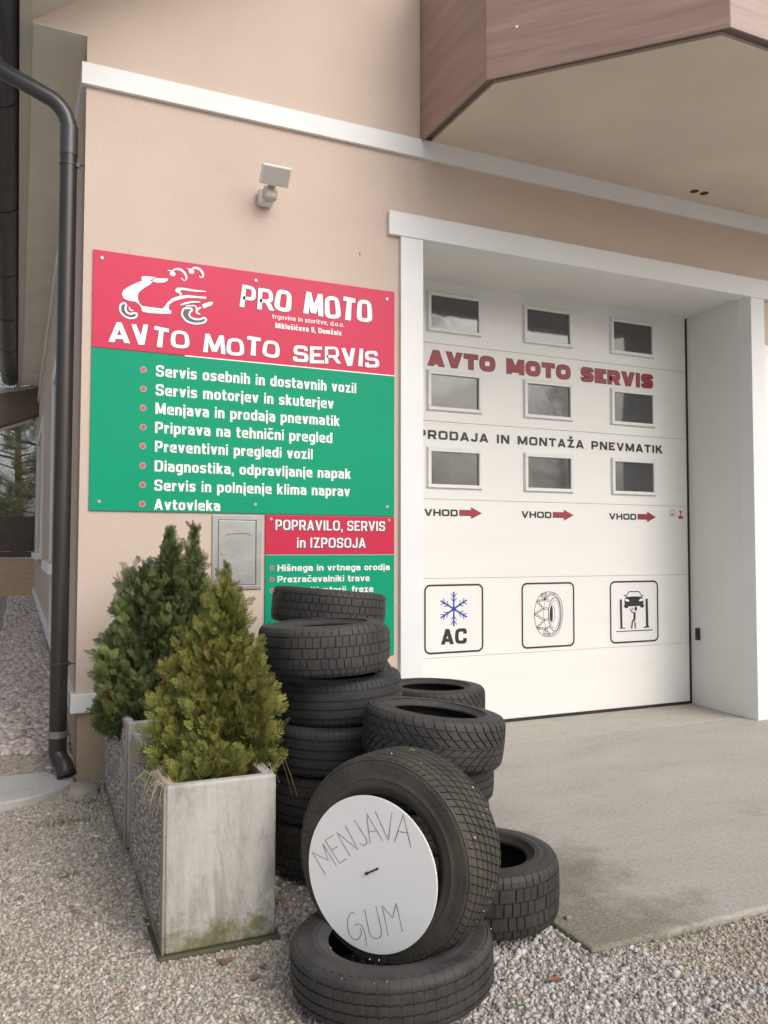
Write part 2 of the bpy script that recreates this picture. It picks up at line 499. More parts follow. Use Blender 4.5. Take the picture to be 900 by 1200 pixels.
def tag(o, label, cat, group=None, kind=None):
    o['label'] = label; o['category'] = cat
    if group: o['group'] = group
    if kind: o['kind'] = kind
    return o

def structure(o):
    o['kind'] = 'structure'
    return o

_txt = {}
def text_data(s, offset):
    key = (s, offset)
    if key in _txt: return _txt[key]
    cu = bpy.data.curves.new('lettering', 'FONT')
    cu.body = s
    cu.size = 1.0
    cu.offset = offset
    cu.resolution_u = 5
    ob = bpy.data.objects.new('lettering', cu)
    COL.objects.link(ob)
    dg = bpy.context.evaluated_depsgraph_get()
    me = bpy.data.meshes.new_from_object(ob.evaluated_get(dg))
    n = len(me.vertices)
    co = np.zeros(n * 3); me.vertices.foreach_get('co', co); co = co.reshape(-1, 3)[:, :2]
    F = [tuple(p.vertices) for p in me.polygons]
    bpy.data.objects.remove(ob); bpy.data.curves.remove(cu); bpy.data.meshes.remove(me)
    _txt[key] = (co, F)
    return _txt[key]
CAPH = None
def text_into(mb, s, x0, x1, zb, cap, y, offset=0.0, warp=None, base=0.0):
    """flat print on a plane y = const that faces -Y; base: offset of the lettering it outlines"""
    co, F = text_data(s, offset)
    ref, _ = text_data(s, base)
    capco, _ = text_data('H', base)
    ch = capco[:, 1].max() - capco[:, 1].min()
    zb0 = capco[:, 1].min()
    sx = (x1 - x0) / (ref[:, 0].max() - ref[:, 0].min())
    sz = cap / ch
    X = x0 + (co[:, 0] - ref[:, 0].min()) * sx
    Z = zb + (co[:, 1] - zb0) * sz
    if warp: X, Z = warp(X, Z)
    mb.add([(a, y, b) for a, b in zip(X, Z)], F)
    return mb

def stroke2(mb, pts, w, y, closed=False, taper=None):
    """ribbon on plane y=const; pts (x,z)"""
    P = [Vector((p[0], p[1])) for p in pts]
    n = len(P)
    L, R = [], []
    for i in range(n):
        a = P[(i - 1) % n] if (closed or i > 0) else P[i]
        c = P[(i + 1) % n] if (closed or i < n - 1) else P[i]
        t = (c - a)
        t = t.normalized() if t.length > 1e-9 else Vector((1, 0))
        nn = Vector((-t.y, t.x))
        ww = w if taper is None else w * taper[i]
        L.append(P[i] + nn * ww / 2); R.append(P[i] - nn * ww / 2)
    V = [(p.x, y, p.y) for p in L] + [(p.x, y, p.y) for p in R]
    m = n if closed else n - 1
    F = [(i, (i + 1) % n, (i + 1) % n + n, i + n) for i in range(m)]
    mb.add(V, F)

def smooth_pts(pts, closed=False, k=4):
    P = [Vector((p[0], p[1])) for p in pts]
    n = len(P); out = []
    m = n if closed else n - 1
    for i in range(m):
        p0 = P[(i - 1) % n] if (closed or i > 0) else P[i]
        p1 = P[i]; p2 = P[(i + 1) % n]
        p3 = P[(i + 2) % n] if (closed or i + 2 < n) else P[(i + 1) % n]
        for j in range(k):
            t = j / k
            out.append(0.5 * ((2 * p1) + (p2 - p0) * t + (2 * p0 - 5 * p1 + 4 * p2 - p3) * t * t + (3 * p1 - p0 - 3 * p2 + p3) * t ** 3))
    if not closed: out.append(P[-1])
    return out

def poly2(mb, pts, y):
    mb.add([(p[0], y, p[1]) for p in pts], [tuple(range(len(pts)))])
# ------------------------------------------------------------ stroke lettering (squared bold sans)
XH = .74; DS = -.27
_bowlR = lambda t, b: [(0, t), ('r', 1, t), ('r', 1, b), (0, b)]
GL = {
 'A': (1.05, [[(0, 'B'), (.5, 'T')], [(1, 'B'), (.5, 'T')], [(.2, .27), (.8, .27)]]),
 'V': (1.05, [[(0, 'T'), (.5, 'B')], [(1, 'T'), (.5, 'B')]]),
 'T': (.92, [[('L', 1), ('R', 1)], [(.5, 'B'), (.5, 1)]]),
 'O': (1.05, [['c', ('r', 0, 0), ('r', 0, 1), ('r', 1, 1), ('r', 1, 0)]]),
 'D': (1.0, [['c', (0, 0), (0, 1), ('r', 1, 1), ('r', 1, 0)]]),
 'C': (.98, [[(1, .64), ('r', 1, 1), ('r', 0, 1), ('r', 0, 0), ('r', 1, 0), (1, .36)]]),
 'P': (.93, [[(0, 'B'), (0, 1), ('r', 1, 1), ('r', 1, .42), (0, .42)]]),
 'R': (.98, [[(0, 'B'), (0, 1), ('r', 1, 1), ('r', 1, .42), (0, .42)], [(.62, .42), (1, 'B')]]),
 'S': (.95, [[(1, .70), ('r', 1, 1), ('r', 0, 1), ('r', 0, .52), ('r', 1, .48), ('r', 1, 0), ('r', 0, 0), (0, .30)]]),
 'E': (.86, [[('R', 1), (0, 1), (0, 0), ('R', 0)], [(0, .5), (.93, .5)]]),
 'M': (1.22, [[(0, 'B'), (0, 'T')], [(1, 'B'), (1, 'T')], [(.02, 'T'), (.5, .08)], [(.98, 'T'), (.5, .08)]]),
 'N': (1.02, [[(0, 'B'), (0, 'T')], [(1, 'B'), (1, 'T')], [(.03, 'T'), (.97, 'B')]]),
 'I': (.30, [[(.5, 'B'), (.5, 'T')]]),
 'J': (.78, [[(1, 'T'), ('r', 1, 0), ('r', 0, 0), (0, .32)]]),
 'K': (1.0, [[(0, 'B'), (0, 'T')], [(.05, .40), (.98, 'T')], [(.38, .58), (1, 'B')]]),
 'L': (.80, [[(0, 'T'), (0, 0), ('R', 0)]]),
 'H': (1.0, [[(0, 'B'), (0, 'T')], [(1, 'B'), (1, 'T')], [(0, .5), (1, .5)]]),
 'Z': (.92, [[('L', 1), (.97, 1)], [(.93, 'T'), (.07, 'B')], [(.03, 0), ('R', 0)]]),
 'a': (.80, [[('L', XH), ('r', 1, XH), (1, 'B')], [(1, .43), ('r', 0, .43), ('r', 0, 0), (1, 0)]]),
 'b': (.83, [[(0, 'B'), (0, 'T')], [(0, XH), ('r', 1, XH), ('r', 1, 0), (0, 0)]]),
 'd': (.83, [[(1, 'B'), (1, 'T')], [(1, XH), ('r', 0, XH), ('r', 0, 0), (1, 0)]]),
 'e': (.82, [[(0, .37), (1, .37), ('r', 1, XH), ('r', 0, XH), ('r', 0, 0), ('R', 0)]]),
 'f': (.52, [[(.3, 'B'), ('r', .3, 1), ('R', 1)], [('L', XH), ('R', XH)]]),
 'g': (.83, [[(1, XH), ('r', 0, XH), ('r', 0, 0), (1, 0)], [(1, 'X'), ('r', 1, DS), (.06, DS)]]),
 'h': (.80, [[(0, 'B'), (0, 'T')], [(0, XH), ('r', 1, XH), (1, 'B')]]),
 'i': (.26, [[(.5, 'B'), (.5, 'X')], [(.5, .84), (.5, 'T')]]),
 'j': (.30, [[(.6, 'X'), ('r', .6, DS), (-.9, DS)], [(.6, .84), (.6, 'T')]]),
 'k': (.80, [[(0, 'B'), (0, 'T')], [(.05, .28), (.95, 'X')], [(.40, .45), (1, 'B')]]),
 'l': (.26, [[(.5, 'B'), (.5, 'T')]]),
 'm': (1.22, [[(0, 'B'), (0, 'X')], [(0, XH), ('r', 1, XH), (1, 'B')], [(.5, XH), (.5, 'B')]]),
 'n': (.80, [[(0, 'B'), (0, 'X')], [(0, XH), ('r', 1, XH), (1, 'B')]]),
 'o': (.82, [['c', ('r', 0, 0), ('r', 0, XH), ('r', 1, XH), ('r', 1, 0)]]),
 'p': (.83, [[(0, 'D'), (0, 'X')], [(0, XH), ('r', 1, XH), ('r', 1, 0), (0, 0)]]),
 'r': (.55, [[(0, 'B'), (0, 'X')], [(0, XH), ('r', 1, XH), (1, .50)]]),
 's': (.76, [[(1, .54), ('r', 1, XH), ('r', 0, XH), ('r', 0, .39), ('r', 1, .36), ('r', 1, 0), ('r', 0, 0), (0, .20)]]),
 't': (.55, [[(.28, .95), ('r', .28, 0), ('R', 0)], [('L', XH), ('R', XH)]]),
 'v': (.82, [[(0, 'X'), (.5, 'B')], [(1, 'X'), (.5, 'B')]]),
 'z': (.76, [[('L', XH), (.97, XH)], [(.92, 'X'), (.08, 'B')], [(.03, 0), ('R', 0)]]),
 'u': (.80, [[(0, 'X'), ('r', 0, 0), (1, 0)], [(1, 'B'), (1, 'X')]]),
 ',': (.26, [[(.6, .10), (.4, -.17)], [(.5, 'B'), (.5, .15)]]),
 '.': (.26, [[(.5, 'B'), (.5, .16)]]),
 '9': (.86, [[(1, .44), ('r', 0, .44), ('r', 0, 1), ('r', 1, 1), ('r', 1, 0), ('r', 0, 0), (0, .22)]]),
 ' ': (.42, []),
}
for base_, car in (('c', 'č'), ('s', 'š'), ('z', 'ž'), ('Z', 'Ž')):
    if base_ == 'c':
        w_, st = .78, [[(1, .50), ('r', 1, XH), ('r', 0, XH), ('r', 0, 0), ('r', 1, 0), (1, .24)]]
    else:
        w_, st = GL[base_]
    up = .10 if base_ != 'Z' else .36
    GL[car] = (w_, st + [[(.18, .96 + up), (.5, .80 + up)], [(.82, .96 + up), (.5, .80 + up)]])
GL['c'] = (.78, [[(1, .50), ('r', 1, XH), ('r', 0, XH), ('r', 0, 0), ('r', 1, 0), (1, .24)]])

VR = .80
def _glyph_lines(ch, x0, W, H, w, grow=0.0, rad=.26):
    hw = w / 2; hv = hw * VR
    out = []
    for st in GL[ch][1]:
        closed = st[0] == 'c'
        pts = []
        for p in (st[1:] if closed else st):
            rd = p[0] == 'r'
            x, y = (p[1], p[2]) if rd else p
            X = 0 - grow if x == 'L' else W + grow if x == 'R' else hw + x * (W - 2 * hw)
            if isinstance(y, str):
                Y = {'B': -grow, 'T': H + grow, 'X': XH * H + grow, 'D': DS * H - grow}[y]
            else:
                Y = hv if y == 0 else H - hv if y == 1 else XH * H - hv if y == XH else DS * H + hv if y == DS else y * H
            pts.append((Vector((x0 + X, Y)), rd))
        res = []
        n = len(pts)
        for i, (p, rd) in enumerate(pts):
            if not rd: res.append(p); continue
            a = pts[(i - 1) % n][0]; b = pts[(i + 1) % n][0]
            ra = min(rad * H, (p - a).length * .5, (p - b).length * .5)
            pa = p + (a - p).normalized() * ra; pb = p + (b - p).normalized() * ra
            k = 5
            for j in range(k + 1):
                t = j / k; q = pa.lerp(p, t).lerp(p.lerp(pb, t), t)
                # squared arc: pull towards the corner
                res.append(q.lerp(p, .18 * math.sin(math.pi * t)))
        dd = [res[0]]
        for p in res[1:]:
            if (p - dd[-1]).length > H * .004: dd.append(p)
        if closed and (dd[0] - dd[-1]).length <= H * .004: dd.pop()
        out.append((dd, closed))
    return out

def ribbon(P, w, closed, vr=1.0):
    """mitred ribbon outline, horizontal or vertical end cuts"""
    n = len(P); L, R = [], []
    def nrm(a, b):
        t = b - a
        t = t.normalized() if t.length > 1e-9 else Vector((1, 0))
        return Vector((-t.y, t.x))
    for i in range(n):
        if not closed and i in (0, n - 1):
            a, b = (P[0], P[1]) if i == 0 else (P[-2], P[-1])
            t = (b - a).normalized(); nn = Vector((-t.y, t.x))
            if abs(t.y) >= abs(t.x) * .8: o = Vector((nn.x / max(.3, abs(t.y)) * abs(1), 0)); o = Vector((math.copysign(1 / max(.35, abs(t.y)), nn.x), 0))
            else: o = Vector((0, vr * math.copysign(1 / max(.35, abs(t.x)), nn.y)))
            L.append(P[i] + o * w / 2); R.append(P[i] - o * w / 2)
        else:
            n1 = nrm(P[(i - 1) % n], P[i]); n2 = nrm(P[i], P[(i + 1) % n])
            m_ = (n1 + n2)
            if m_.length < .2: m_ = n1
            m_ = m_.normalized(); k = 1 / max(.45, m_.dot(n1)); o = m_ * k * w / 2; o = Vector((o.x, o.y * vr))
            L.append(P[i] + o); R.append(P[i] - o)
    return L, R

def line_text(mb, s, x0, x1, zb, H, y, w, out=0.0, gap=.13, warp=None, rad=.26, sp=None):
    """flat bold lettering fitted between x0 and x1; out: extra outline width all round"""
    tot = sum(GL[c][0] for c in s) * H + gap * H * (len(s) - 1)
    if sp is not None:
        tot += sum((sp - GL[' '][0]) * H for c in s if c == ' ')
    k = (x1 - x0) / tot
    x = x0
    dy = 0
    for c in s:
        W = (sp if (c == ' ' and sp is not None) else GL[c][0]) * H * k
        wv = min(w, W * .92)
        for P, cl in _glyph_lines(c, x, W, H, wv, out, rad):
            L, R = ribbon(P, wv + 2 * out, cl, (wv * VR + 2 * out) / (wv + 2 * out))
            dy += 1
            yy = y - (dy % 7) * 2e-5
            A = [(p.x, zb + p.y) for p in L] + [(p.x, zb + p.y) for p in R]
            if warp: A = [warp(*q, s, x + W / 2) for q in A]
            n = len(L); m_ = n if cl else n - 1
            mb.add([(q[0], yy, q[1]) for q in A], [(i, (i + 1) % n, (i + 1) % n + n, i + n) for i in range(m_)])
        x += W + gap * H * k
    return mb
DATA = {'scooter':{'body':[[284,-131],[292,-122],[333,-118],[375,-118],[354,-132],[337,-144],[355,-150],[341,-166],[307,-193],[279,-218],[266,-241],[266,-270],[277,-298],[294,-311],[336,-312],[416,-313],[430,-297],[447,-269],[475,-240],[518,-218],[575,-205],[633,-205],[692,-201],[690,-216],[633,-217],[575,-223],[518,-242],[483,-259],[462,-278],[455,-297],[457,-315],[473,-321],[470,-339],[406,-347],[336,-350],[295,-347],[289,-332],[284,-315],[267,-299],[249,-288],[212,-288],[181,-277],[169,-254],[177,-228],[204,-203],[238,-180],[272,-160],[289,-152]],'bar':[[358,-134],[379,-122],[417,-120],[435,-116],[449,-115],[446,-130],[425,-144],[390,-151],[365,-150],[349,-142]],'seat':[[496,-179],[506,-166],[546,-162],[618,-165],[691,-164],[690,-170],[618,-177],[546,-177],[528,-179],[526,-189],[536,-199],[536,-212],[524,-214],[518,-201],[503,-197],[495,-190]],'guard':[[526,-274],[554,-256],[604,-240],[652,-237],[655,-244],[612,-250],[569,-263],[529,-279]],'ex':[[664,-255],[720,-229],[723,-233],[735,-227],[736,-242],[727,-247],[729,-252],[676,-280]],'arm':[[562,-273],[619,-264],[631,-272],[635,-282],[656,-271],[662,-278],[640,-297],[634,-308],[653,-316],[658,-323],[638,-323],[623,-310],[628,-291],[619,-273],[563,-280]],'w1':[[162,-326],[172,-311],[188,-307],[197,-318],[192,-337],[196,-354],[206,-365],[223,-369],[240,-363],[257,-361],[261,-375],[251,-389],[227,-397],[200,-393],[176,-378],[162,-355]],'w2':[[541,-316],[551,-296],[576,-290],[596,-291],[602,-301],[587,-318],[588,-340],[606,-352],[635,-356],[664,-349],[678,-340],[693,-350],[682,-369],[650,-381],[613,-385],[577,-378],[552,-359],[539,-338]],'hub':[[216,-327],[219,-341],[230,-347],[239,-346]],'s1':[[473,-64],[494,-49],[523,-46],[548,-61],[563,-85],[561,-107],[549,-115],[531,-100]],'s1b':[[446,-63],[473,-62]],'b1':[[477,-81]],'s2':[[595,-36],[616,-22],[646,-27],[666,-48],[670,-70],[661,-80],[645,-72]],'s2b':[[567,-34],[591,-35]],'b2':[[595,-49]],'line':[[291,-328],[357,-330],[469,-328]]},'chain':{'outer':[[10,202],[-39,197],[-87,168],[-120,125],[-140,72],[-149,6],[-141,-54],[-126,-108],[-90,-156],[-50,-185],[-10,-193],[55,-189],[105,-158],[138,-98],[154,-24],[155,50],[136,125],[100,173],[59,195]],'rim':[[67,151],[34,128],[13,81],[2,21],[5,-39],[20,-100],[48,-138],[72,-146],[101,-130],[122,-77],[131,-10],[127,58],[116,112],[91,147]],'rim2':[[75,130],[42,107],[23,54],[16,7],[20,-53],[40,-105],[72,-123],[101,-97],[116,-37],[117,31],[107,92]],'hub':[[37,80],[23,54],[18,7],[23,-40],[36,-64],[53,-61],[67,-21],[69,26],[58,70]],'hubf':[[33,74],[23,41],[20,0],[24,-40],[34,-61],[44,-54],[49,-7],[48,47],[43,70]],'side':[[59,181],[108,139],[136,71],[141,-4],[130,-78],[105,-131],[72,-163]],'tread':[[-31,136],[-48,56],[-52,3],[-45,-51],[-29,-125]],'c1':[[-120,121],[-48,56],[-145,9],[-41,-45],[-122,-108],[-33,-125],[15,-107]],'c2':[[-120,121],[-35,136],[-79,177],[-23,193],[-35,136],[13,121]],'c3':[[-48,56],[1,53]],'c4':[[-41,-45],[1,-39]],'c5':[[-31,136],[18,185],[75,174]],'c6':[[-33,-125],[-50,-171],[15,-177],[72,-160]],'c7':[[-33,-125],[15,-177]],'c8':[[-122,-108],[-90,-123]]},'lift':{'lp':[[-173,120],[-146,119],[-144,-141],[-108,-144],[-104,-151],[-177,-151],[-179,-145],[-168,-140]],'rp':[[134,119],[162,119],[167,-138],[178,-145],[176,-153],[101,-153],[104,-146],[136,-139]],'floor':[[-217,-172],[214,-172],[214,-182],[-217,-180]],'roof':[[-95,145],[-69,184],[-49,191],[50,189],[66,182],[90,145]],'mirL':[[-122,161],[-95,157],[-90,142],[-120,150]],'mirR':[[86,153],[109,156],[109,147],[86,138]],'body':[[-109,132],[-86,142],[-5,145],[81,141],[104,127],[110,92],[107,63],[121,56],[119,47],[110,45],[107,38],[75,37],[66,54],[-6,53],[-74,52],[-74,37],[-113,37],[-116,49],[-130,52],[-130,58],[-116,66],[-118,104]],'lampL':[[-110,122],[-77,121],[-58,103],[-69,97],[-104,103]],'lampR':[[104,122],[72,121],[51,104],[62,98],[99,100]],'head':[[16,29]],'torso':[[-56,32],[-47,35],[-21,-1],[15,-4],[12,-62],[5,-83],[-17,-89],[-27,-156],[-45,-155],[-34,-89],[-13,-61],[-12,-15],[-34,-4]],'leg':[[-4,-90],[10,-90],[16,-155],[0,-156]],'arm':[[-32,40],[-25,41],[-11,17],[-18,13]]},'hand':[[[-184,-40],[-246,25],[-175,11],[-201,65],[-140,0]],[[-156,102],[-191,77],[-126,10],[-98,32]],[[-163,49],[-135,67]],[[-83,43],[-144,114],[-50,70],[-109,144]],[[-71,168],[-17,113],[-16,99],[-29,88],[-45,94]],[[-3,101],[-21,199],[47,119]],[[-10,138],[22,148]],[[15,210],[70,124],[80,219]],[[94,123],[125,219],[159,115]],[[104,160],[148,162]],[[-56,-147],[-62,-142],[-74,-149],[-84,-171],[-82,-199],[-72,-221],[-54,-230],[-39,-225],[-29,-211],[-27,-196],[-34,-187]],[[-54,-185],[-43,-176],[-28,-177],[-17,-190],[-10,-210],[-4,-238]],[[-17,-121],[0,-176],[11,-201],[28,-207],[47,-200],[54,-184],[49,-161],[28,-101]],[[80,-185],[53,-95],[96,-125],[107,-75],[135,-160]]],'pin':[[-10,0],[31,23]]}
YF, YD = 5.242, 6.060          # facade plane, door plane
XL = 0.333                     # left corner of the building
# ------------------------------------------------------------ ground
def gz(x, y):
    pts = [(-50, -0.025), (3.0, -0.022), (3.6, 0.0), (4.4, 0.045), (5.0, 0.085), (5.35, 0.115), (5.7, 0.19), (6.15, 0.235), (9, 0.33), (18, 0.40), (60, 0.42)]
    z = pts[-1][1]
    for (a, za), (b, zb) in zip(pts, pts[1:]):
        if y <= b:
            t = max(0, (y - a) / (b - a)); z = za + (zb - za) * t; break
    k = min(1, max(0, (1.25 - x) / 0.7))
    zz = -0.025 + (z + 0.025) * k
    if y < 4.5:
        zz += 0.006 * math.sin(x * 5.1 + 1.3) * math.sin(y * 4.3)
    return zz
gx = sorted(set([-900, -300, -100, -40, -15, -8, -5] + [round(-4 + i * 0.1, 3) for i in range(91)] + [6, 8, 15, 40, 100, 300, 900]))
gy = sorted(set([-900, -300, -100, -40, -15, -8, -4, -2, -1] + [round(i * 0.1, 3) for i in range(0, 71)] + [8, 9, 11, 14, 18, 22, 40, 100, 300, 900]))
V = [(x, y, gz(x, y)) for y in gy for x in gx]
nx = len(gx)
F = [(j * nx + i, j * nx + i + 1, (j + 1) * nx + i + 1, (j + 1) * nx + i) for j in range(len(gy) - 1) for i in range(nx - 1)]
structure(mesh_obj('ground', V, F, M_ground, smooth=True))

# unseen forecourt behind and beside the viewpoint: pale sheet added to bounce light up
M_bounce = simple('pale_bounce_sheet', (0.46, 0.435, 0.395), 0.95, 0.12, 2.0, 0.6, 90, 0.006)
structure(mesh_obj('forecourt', *(lambda m: (m.v, m.f))(MB().box(-30, 40, -30, 0.88, -0.06, -0.0165).box(3.95, 40, 0.8801, 2.50, -0.06, -0.0165)), M_bounce))

def icosa():
    t = (1 + 5 ** .5) / 2
    v = np.array([(-1, t, 0), (1, t, 0), (-1, -t, 0), (1, -t, 0), (0, -1, t), (0, 1, t), (0, -1, -t), (0, 1, -t), (t, 0, -1), (t, 0, 1), (-t, 0, -1), (-t, 0, 1)], float)
    v /= np.linalg.norm(v[0])
    f = np.array([(0, 11, 5), (0, 5, 1), (0, 1, 7), (0, 7, 10), (0, 10, 11), (1, 5, 9), (5, 11, 4), (11, 10, 2), (10, 7, 6), (7, 1, 8), (3, 9, 4), (3, 4, 2), (3, 2, 6), (3, 6, 8), (3, 8, 9), (4, 9, 5), (2, 4, 11), (6, 2, 10), (8, 6, 7), (9, 8, 1)])
    return v, f

def np_mesh(name, V, F, tint, mat, parent=None, smooth=False):
    """V (n,3) world, F (m,k) equal-sided faces, tint per vertex"""
    me = bpy.data.meshes.new(name)
    k = F.shape[1]
    if parent is not None:
        o = ORG[parent.name]; V = V - np.array(o)
    me.vertices.add(len(V)); me.vertices.foreach_set('co', V.astype(np.float32).ravel())
    me.loops.add(F.size); me.loops.foreach_set('vertex_index', F.astype(np.int32).ravel())
    me.polygons.add(len(F)); me.polygons.foreach_set('loop_start', np.arange(0, F.size, k, dtype=np.int32))
    me.polygons.foreach_set('loop_total', np.full(len(F), k, dtype=np.int32))
    at = me.attributes.new('tint', 'FLOAT', 'POINT'); at.data.foreach_set('value', tint.astype(np.float32))
    me.materials.append(mat)
    me.update(calc_edges=True)
    me.validate()
    if smooth: me.polygons.foreach_set('use_smooth', [True] * len(me.polygons))
    ob = bpy.data.objects.new(name, me); COL.objects.link(ob)
    if parent is not None:
        ob.parent = parent; ORG[ob.name] = o
    return ob

def rand_rot(n):
    q = RG.normal(size=(n, 4)); q /= np.linalg.norm(q, axis=1)[:, None]
    w, x, y, z = q.T
    return np.stack([np.stack([1 - 2 * (y * y + z * z), 2 * (x * y - z * w), 2 * (x * z + y * w)], -1),
                     np.stack([2 * (x * y + z * w), 1 - 2 * (x * x + z * z), 2 * (y * z - x * w)], -1),
                     np.stack([2 * (x * z - y * w), 2 * (y * z + x * w), 1 - 2 * (x * x + y * y)], -1)], -2)

def stones(name, P, size, mat, squash=0.6, parent=None, lift=0.15):
    n = len(P)
    v, f = icosa()
    sv = np.stack([size * RG.uniform(0.8, 1.35, n), size * RG.uniform(0.7, 1.0, n), size * RG.uniform(0.45, 0.85, n)], -1)
    A = v[None] * (1 + RG.uniform(-0.16, 0.16, (n, 12, 1))) * sv[:, None, :]
    R0 = rand_rot(n)
    A = np.einsum('nij,nkj->nki', R0, A)
    A[:, :, 2] *= squash + 0.3
    A += P[:, None, :]
    A[:, :, 2] += (size * lift)[:, None]
    Fv = f[None] + (np.arange(n) * 12)[:, None, None]
    t = np.repeat(RG.uniform(0, 1, n), 12)
    return np_mesh(name, A.reshape(-1, 3), Fv.reshape(-1, 3), t, mat, parent)

# the fine gravel of the forecourt: countless small stones on the ground sheet
def pts_on(n, x0, x1, y0, y1, ok):
    out = []
    while len(out) < n:
        X = RG.uniform(x0, x1, n); Y = RG.uniform(y0, y1, n)
        for a, b in zip(X, Y):
            if ok(a, b): out.append((a, b, gz(a, b)))
            if len(out) >= n: break
    return np.array(out)
def ok_gravel(x, y):
    if x > 1.985 and y > 2.525: return False
    if 0.53 < x < 0.93 and y > 3.14: return False
    if x > 1.0 and y > 4.2: return False
    if -1 < x < 0.27 and y > 5.05: return False
    if x > XL - 0.02 and y > 5.22: return False
    return True
P = pts_on(29000, -0.75, 1.0, 2.2, 5.25, ok_gravel)
P2 = pts_on(18000, 0.9, 3.9, 1.9, 2.95, ok_gravel)
P3 = pts_on(5000, -2.2, 4.2, 0.9, 2.2, ok_gravel)
P4 = pts_on(2500, 0.9, 2.0, 2.9, 4.3, ok_gravel)
P = np.concatenate([P, P2, P3, P4])
def split_white(P):
    k = (P[:, 0] > .98 + .12 * np.sin(P[:, 1] * 9)) & (P[:, 0] < 2.45 + .25 * np.sin(P[:, 1] * 7 + P[:, 0] * 3)) & (P[:, 1] > 2.05)
    return k
kw = split_white(P)
sz = RG.lognormal(math.log(0.0064), 0.33, len(P)).clip(0.0035, 0.016)
sz[kw] *= 1.12
tag(stones('gravel', P[~kw], sz[~kw], M_gravel), 'fine beige and brown gravel covering the forecourt on the left and far right', 'gravel', kind='stuff')
tag(stones('gravel', P[kw], sz[kw], M_gravelw), 'coarser white and grey gravel around the front tyres', 'gravel', kind='stuff')
# larger pale pebbles between the side wall and the paving strip
def ok_pebble(x, y):
    return not (y < 5.75 and x < 0.20 and (x + .02) ** 2 / .16 + (y - 5.26) ** 2 / .2 < 1.0)
Q = pts_on(9500, -0.165, 0.34, 5.3, 12.5, ok_pebble)
Q2 = pts_on(2600, -0.165, 0.34, 12.5, 19.9, ok_pebble)
Q = np.concatenate([Q, Q2])
ps = RG.lognormal(math.log(0.023), 0.30, len(Q)).clip(0.010, 0.042)
tag(stones('pebbles', Q, ps, M_pebble, 0.5, lift=0.25), 'pale pink and white pebbles along the side wall', 'pebbles', kind='stuff')

# concrete apron in front of the garage door
apron = structure(mesh_obj('concrete_apron', *(lambda m: (m.v, m.f))(MB().box(1.99, 9.0, 2.53, 5.386, -0.14, 0.0)), M_slab, bevel=0.012))
structure(mesh_obj('concrete_threshold', *(lambda m: (m.v, m.f))(MB().box(2.0, 9.0, 5.403, 7.5, -0.14, -0.002)), M_slab, bevel=0.006))
# path of concrete pavers at the far left
path = mesh_obj('path', *(lambda m: (m.v, m.f))(MB().box(-1.45, -0.165, 5.7, 19.9, 0.0, 0.17)), M_paver)
structure(path); ORG[path.name] = Vector((0, 0, 0))
pv = None
k = 0
for i in range(24):
    for j in range(2):
        y0 = 5.72 + i * 0.59; zt = gz(-0.2, y0 + 0.3) + 0.012
        if pv is None:
            pv = part('paver', MB().box(-0.31, 0.31, 0, 0.58, -0.06, 0.0), M_paver, path, bevel=0.006)
            o = pv
        else:
            o = pv.copy(); COL.objects.link(o); o.parent = path
        o.location = (-0.485 - j * 0.63, y0, zt)
        o.rotation_euler = (math.atan2(gz(-0.2, y0 + 0.58) - gz(-0.2, y0), 0.58), 0, 0)

# ------------------------------------------------------------ the building
B = thing('workshop_building', 'beige plastered workshop with white trim and a big garage door', 'building', (XL, YF, 0))
YB = 19.4
def wall_mesh():
    m = MB()
    T = 0.30
    # front wall around the door opening (blocks butt edge to edge)
    m.box(XL, 2.60, YF, YF + T, 0.56, 4.663)
    m.box(2.60, 5.96, YF, YF + T, 3.82, 4.663)
    m.box(5.96, 11.0, YF, YF + T, 0.56, 4.663)
    # side wall
    m.box(XL, XL + T, YF + T, YB, 0.56, 4.663)
    # gable above the eave line, it reaches further left than the side wall
    sl = 0.80
    xr = 5.0; zt = 4.673 + (xr - 0.02) * sl
    m.prism([(0.02, YF, 4.663), (9.98, YF, 4.663), (9.98, YF, 4.673), (xr, YF, zt), (0.02, YF, 4.673)], (0, T, 0))
    return m
part('wall', wall_mesh(), M_wall, B)
each('plinth', [(XL + 0.012, 2.60, YF + 0.012, YF + 0.25, -0.1, 0.56), (XL + 0.012, XL + 0.25, YF + 0.25, YB, 0, 0.56), (5.96, 11.0, YF + .012, YF + .25, -0.1, 0.56)], M_plinth, B)
each('string_course', [(0.303, 11.0, 5.212, YF + 0.01, 4.343, 4.479), (0.303, XL + 0.01, YF + 0.01, YB, 4.343, 4.479)], M_trim, B, bevel=0.003)
each('base_trim', [(0.303, 2.45, 5.212, YF + 0.02, 0.512, 0.622), (0.303, XL + 0.01, YF + 0.02, YB, 0.512, 0.622)], M_trim, B, bevel=0.003)
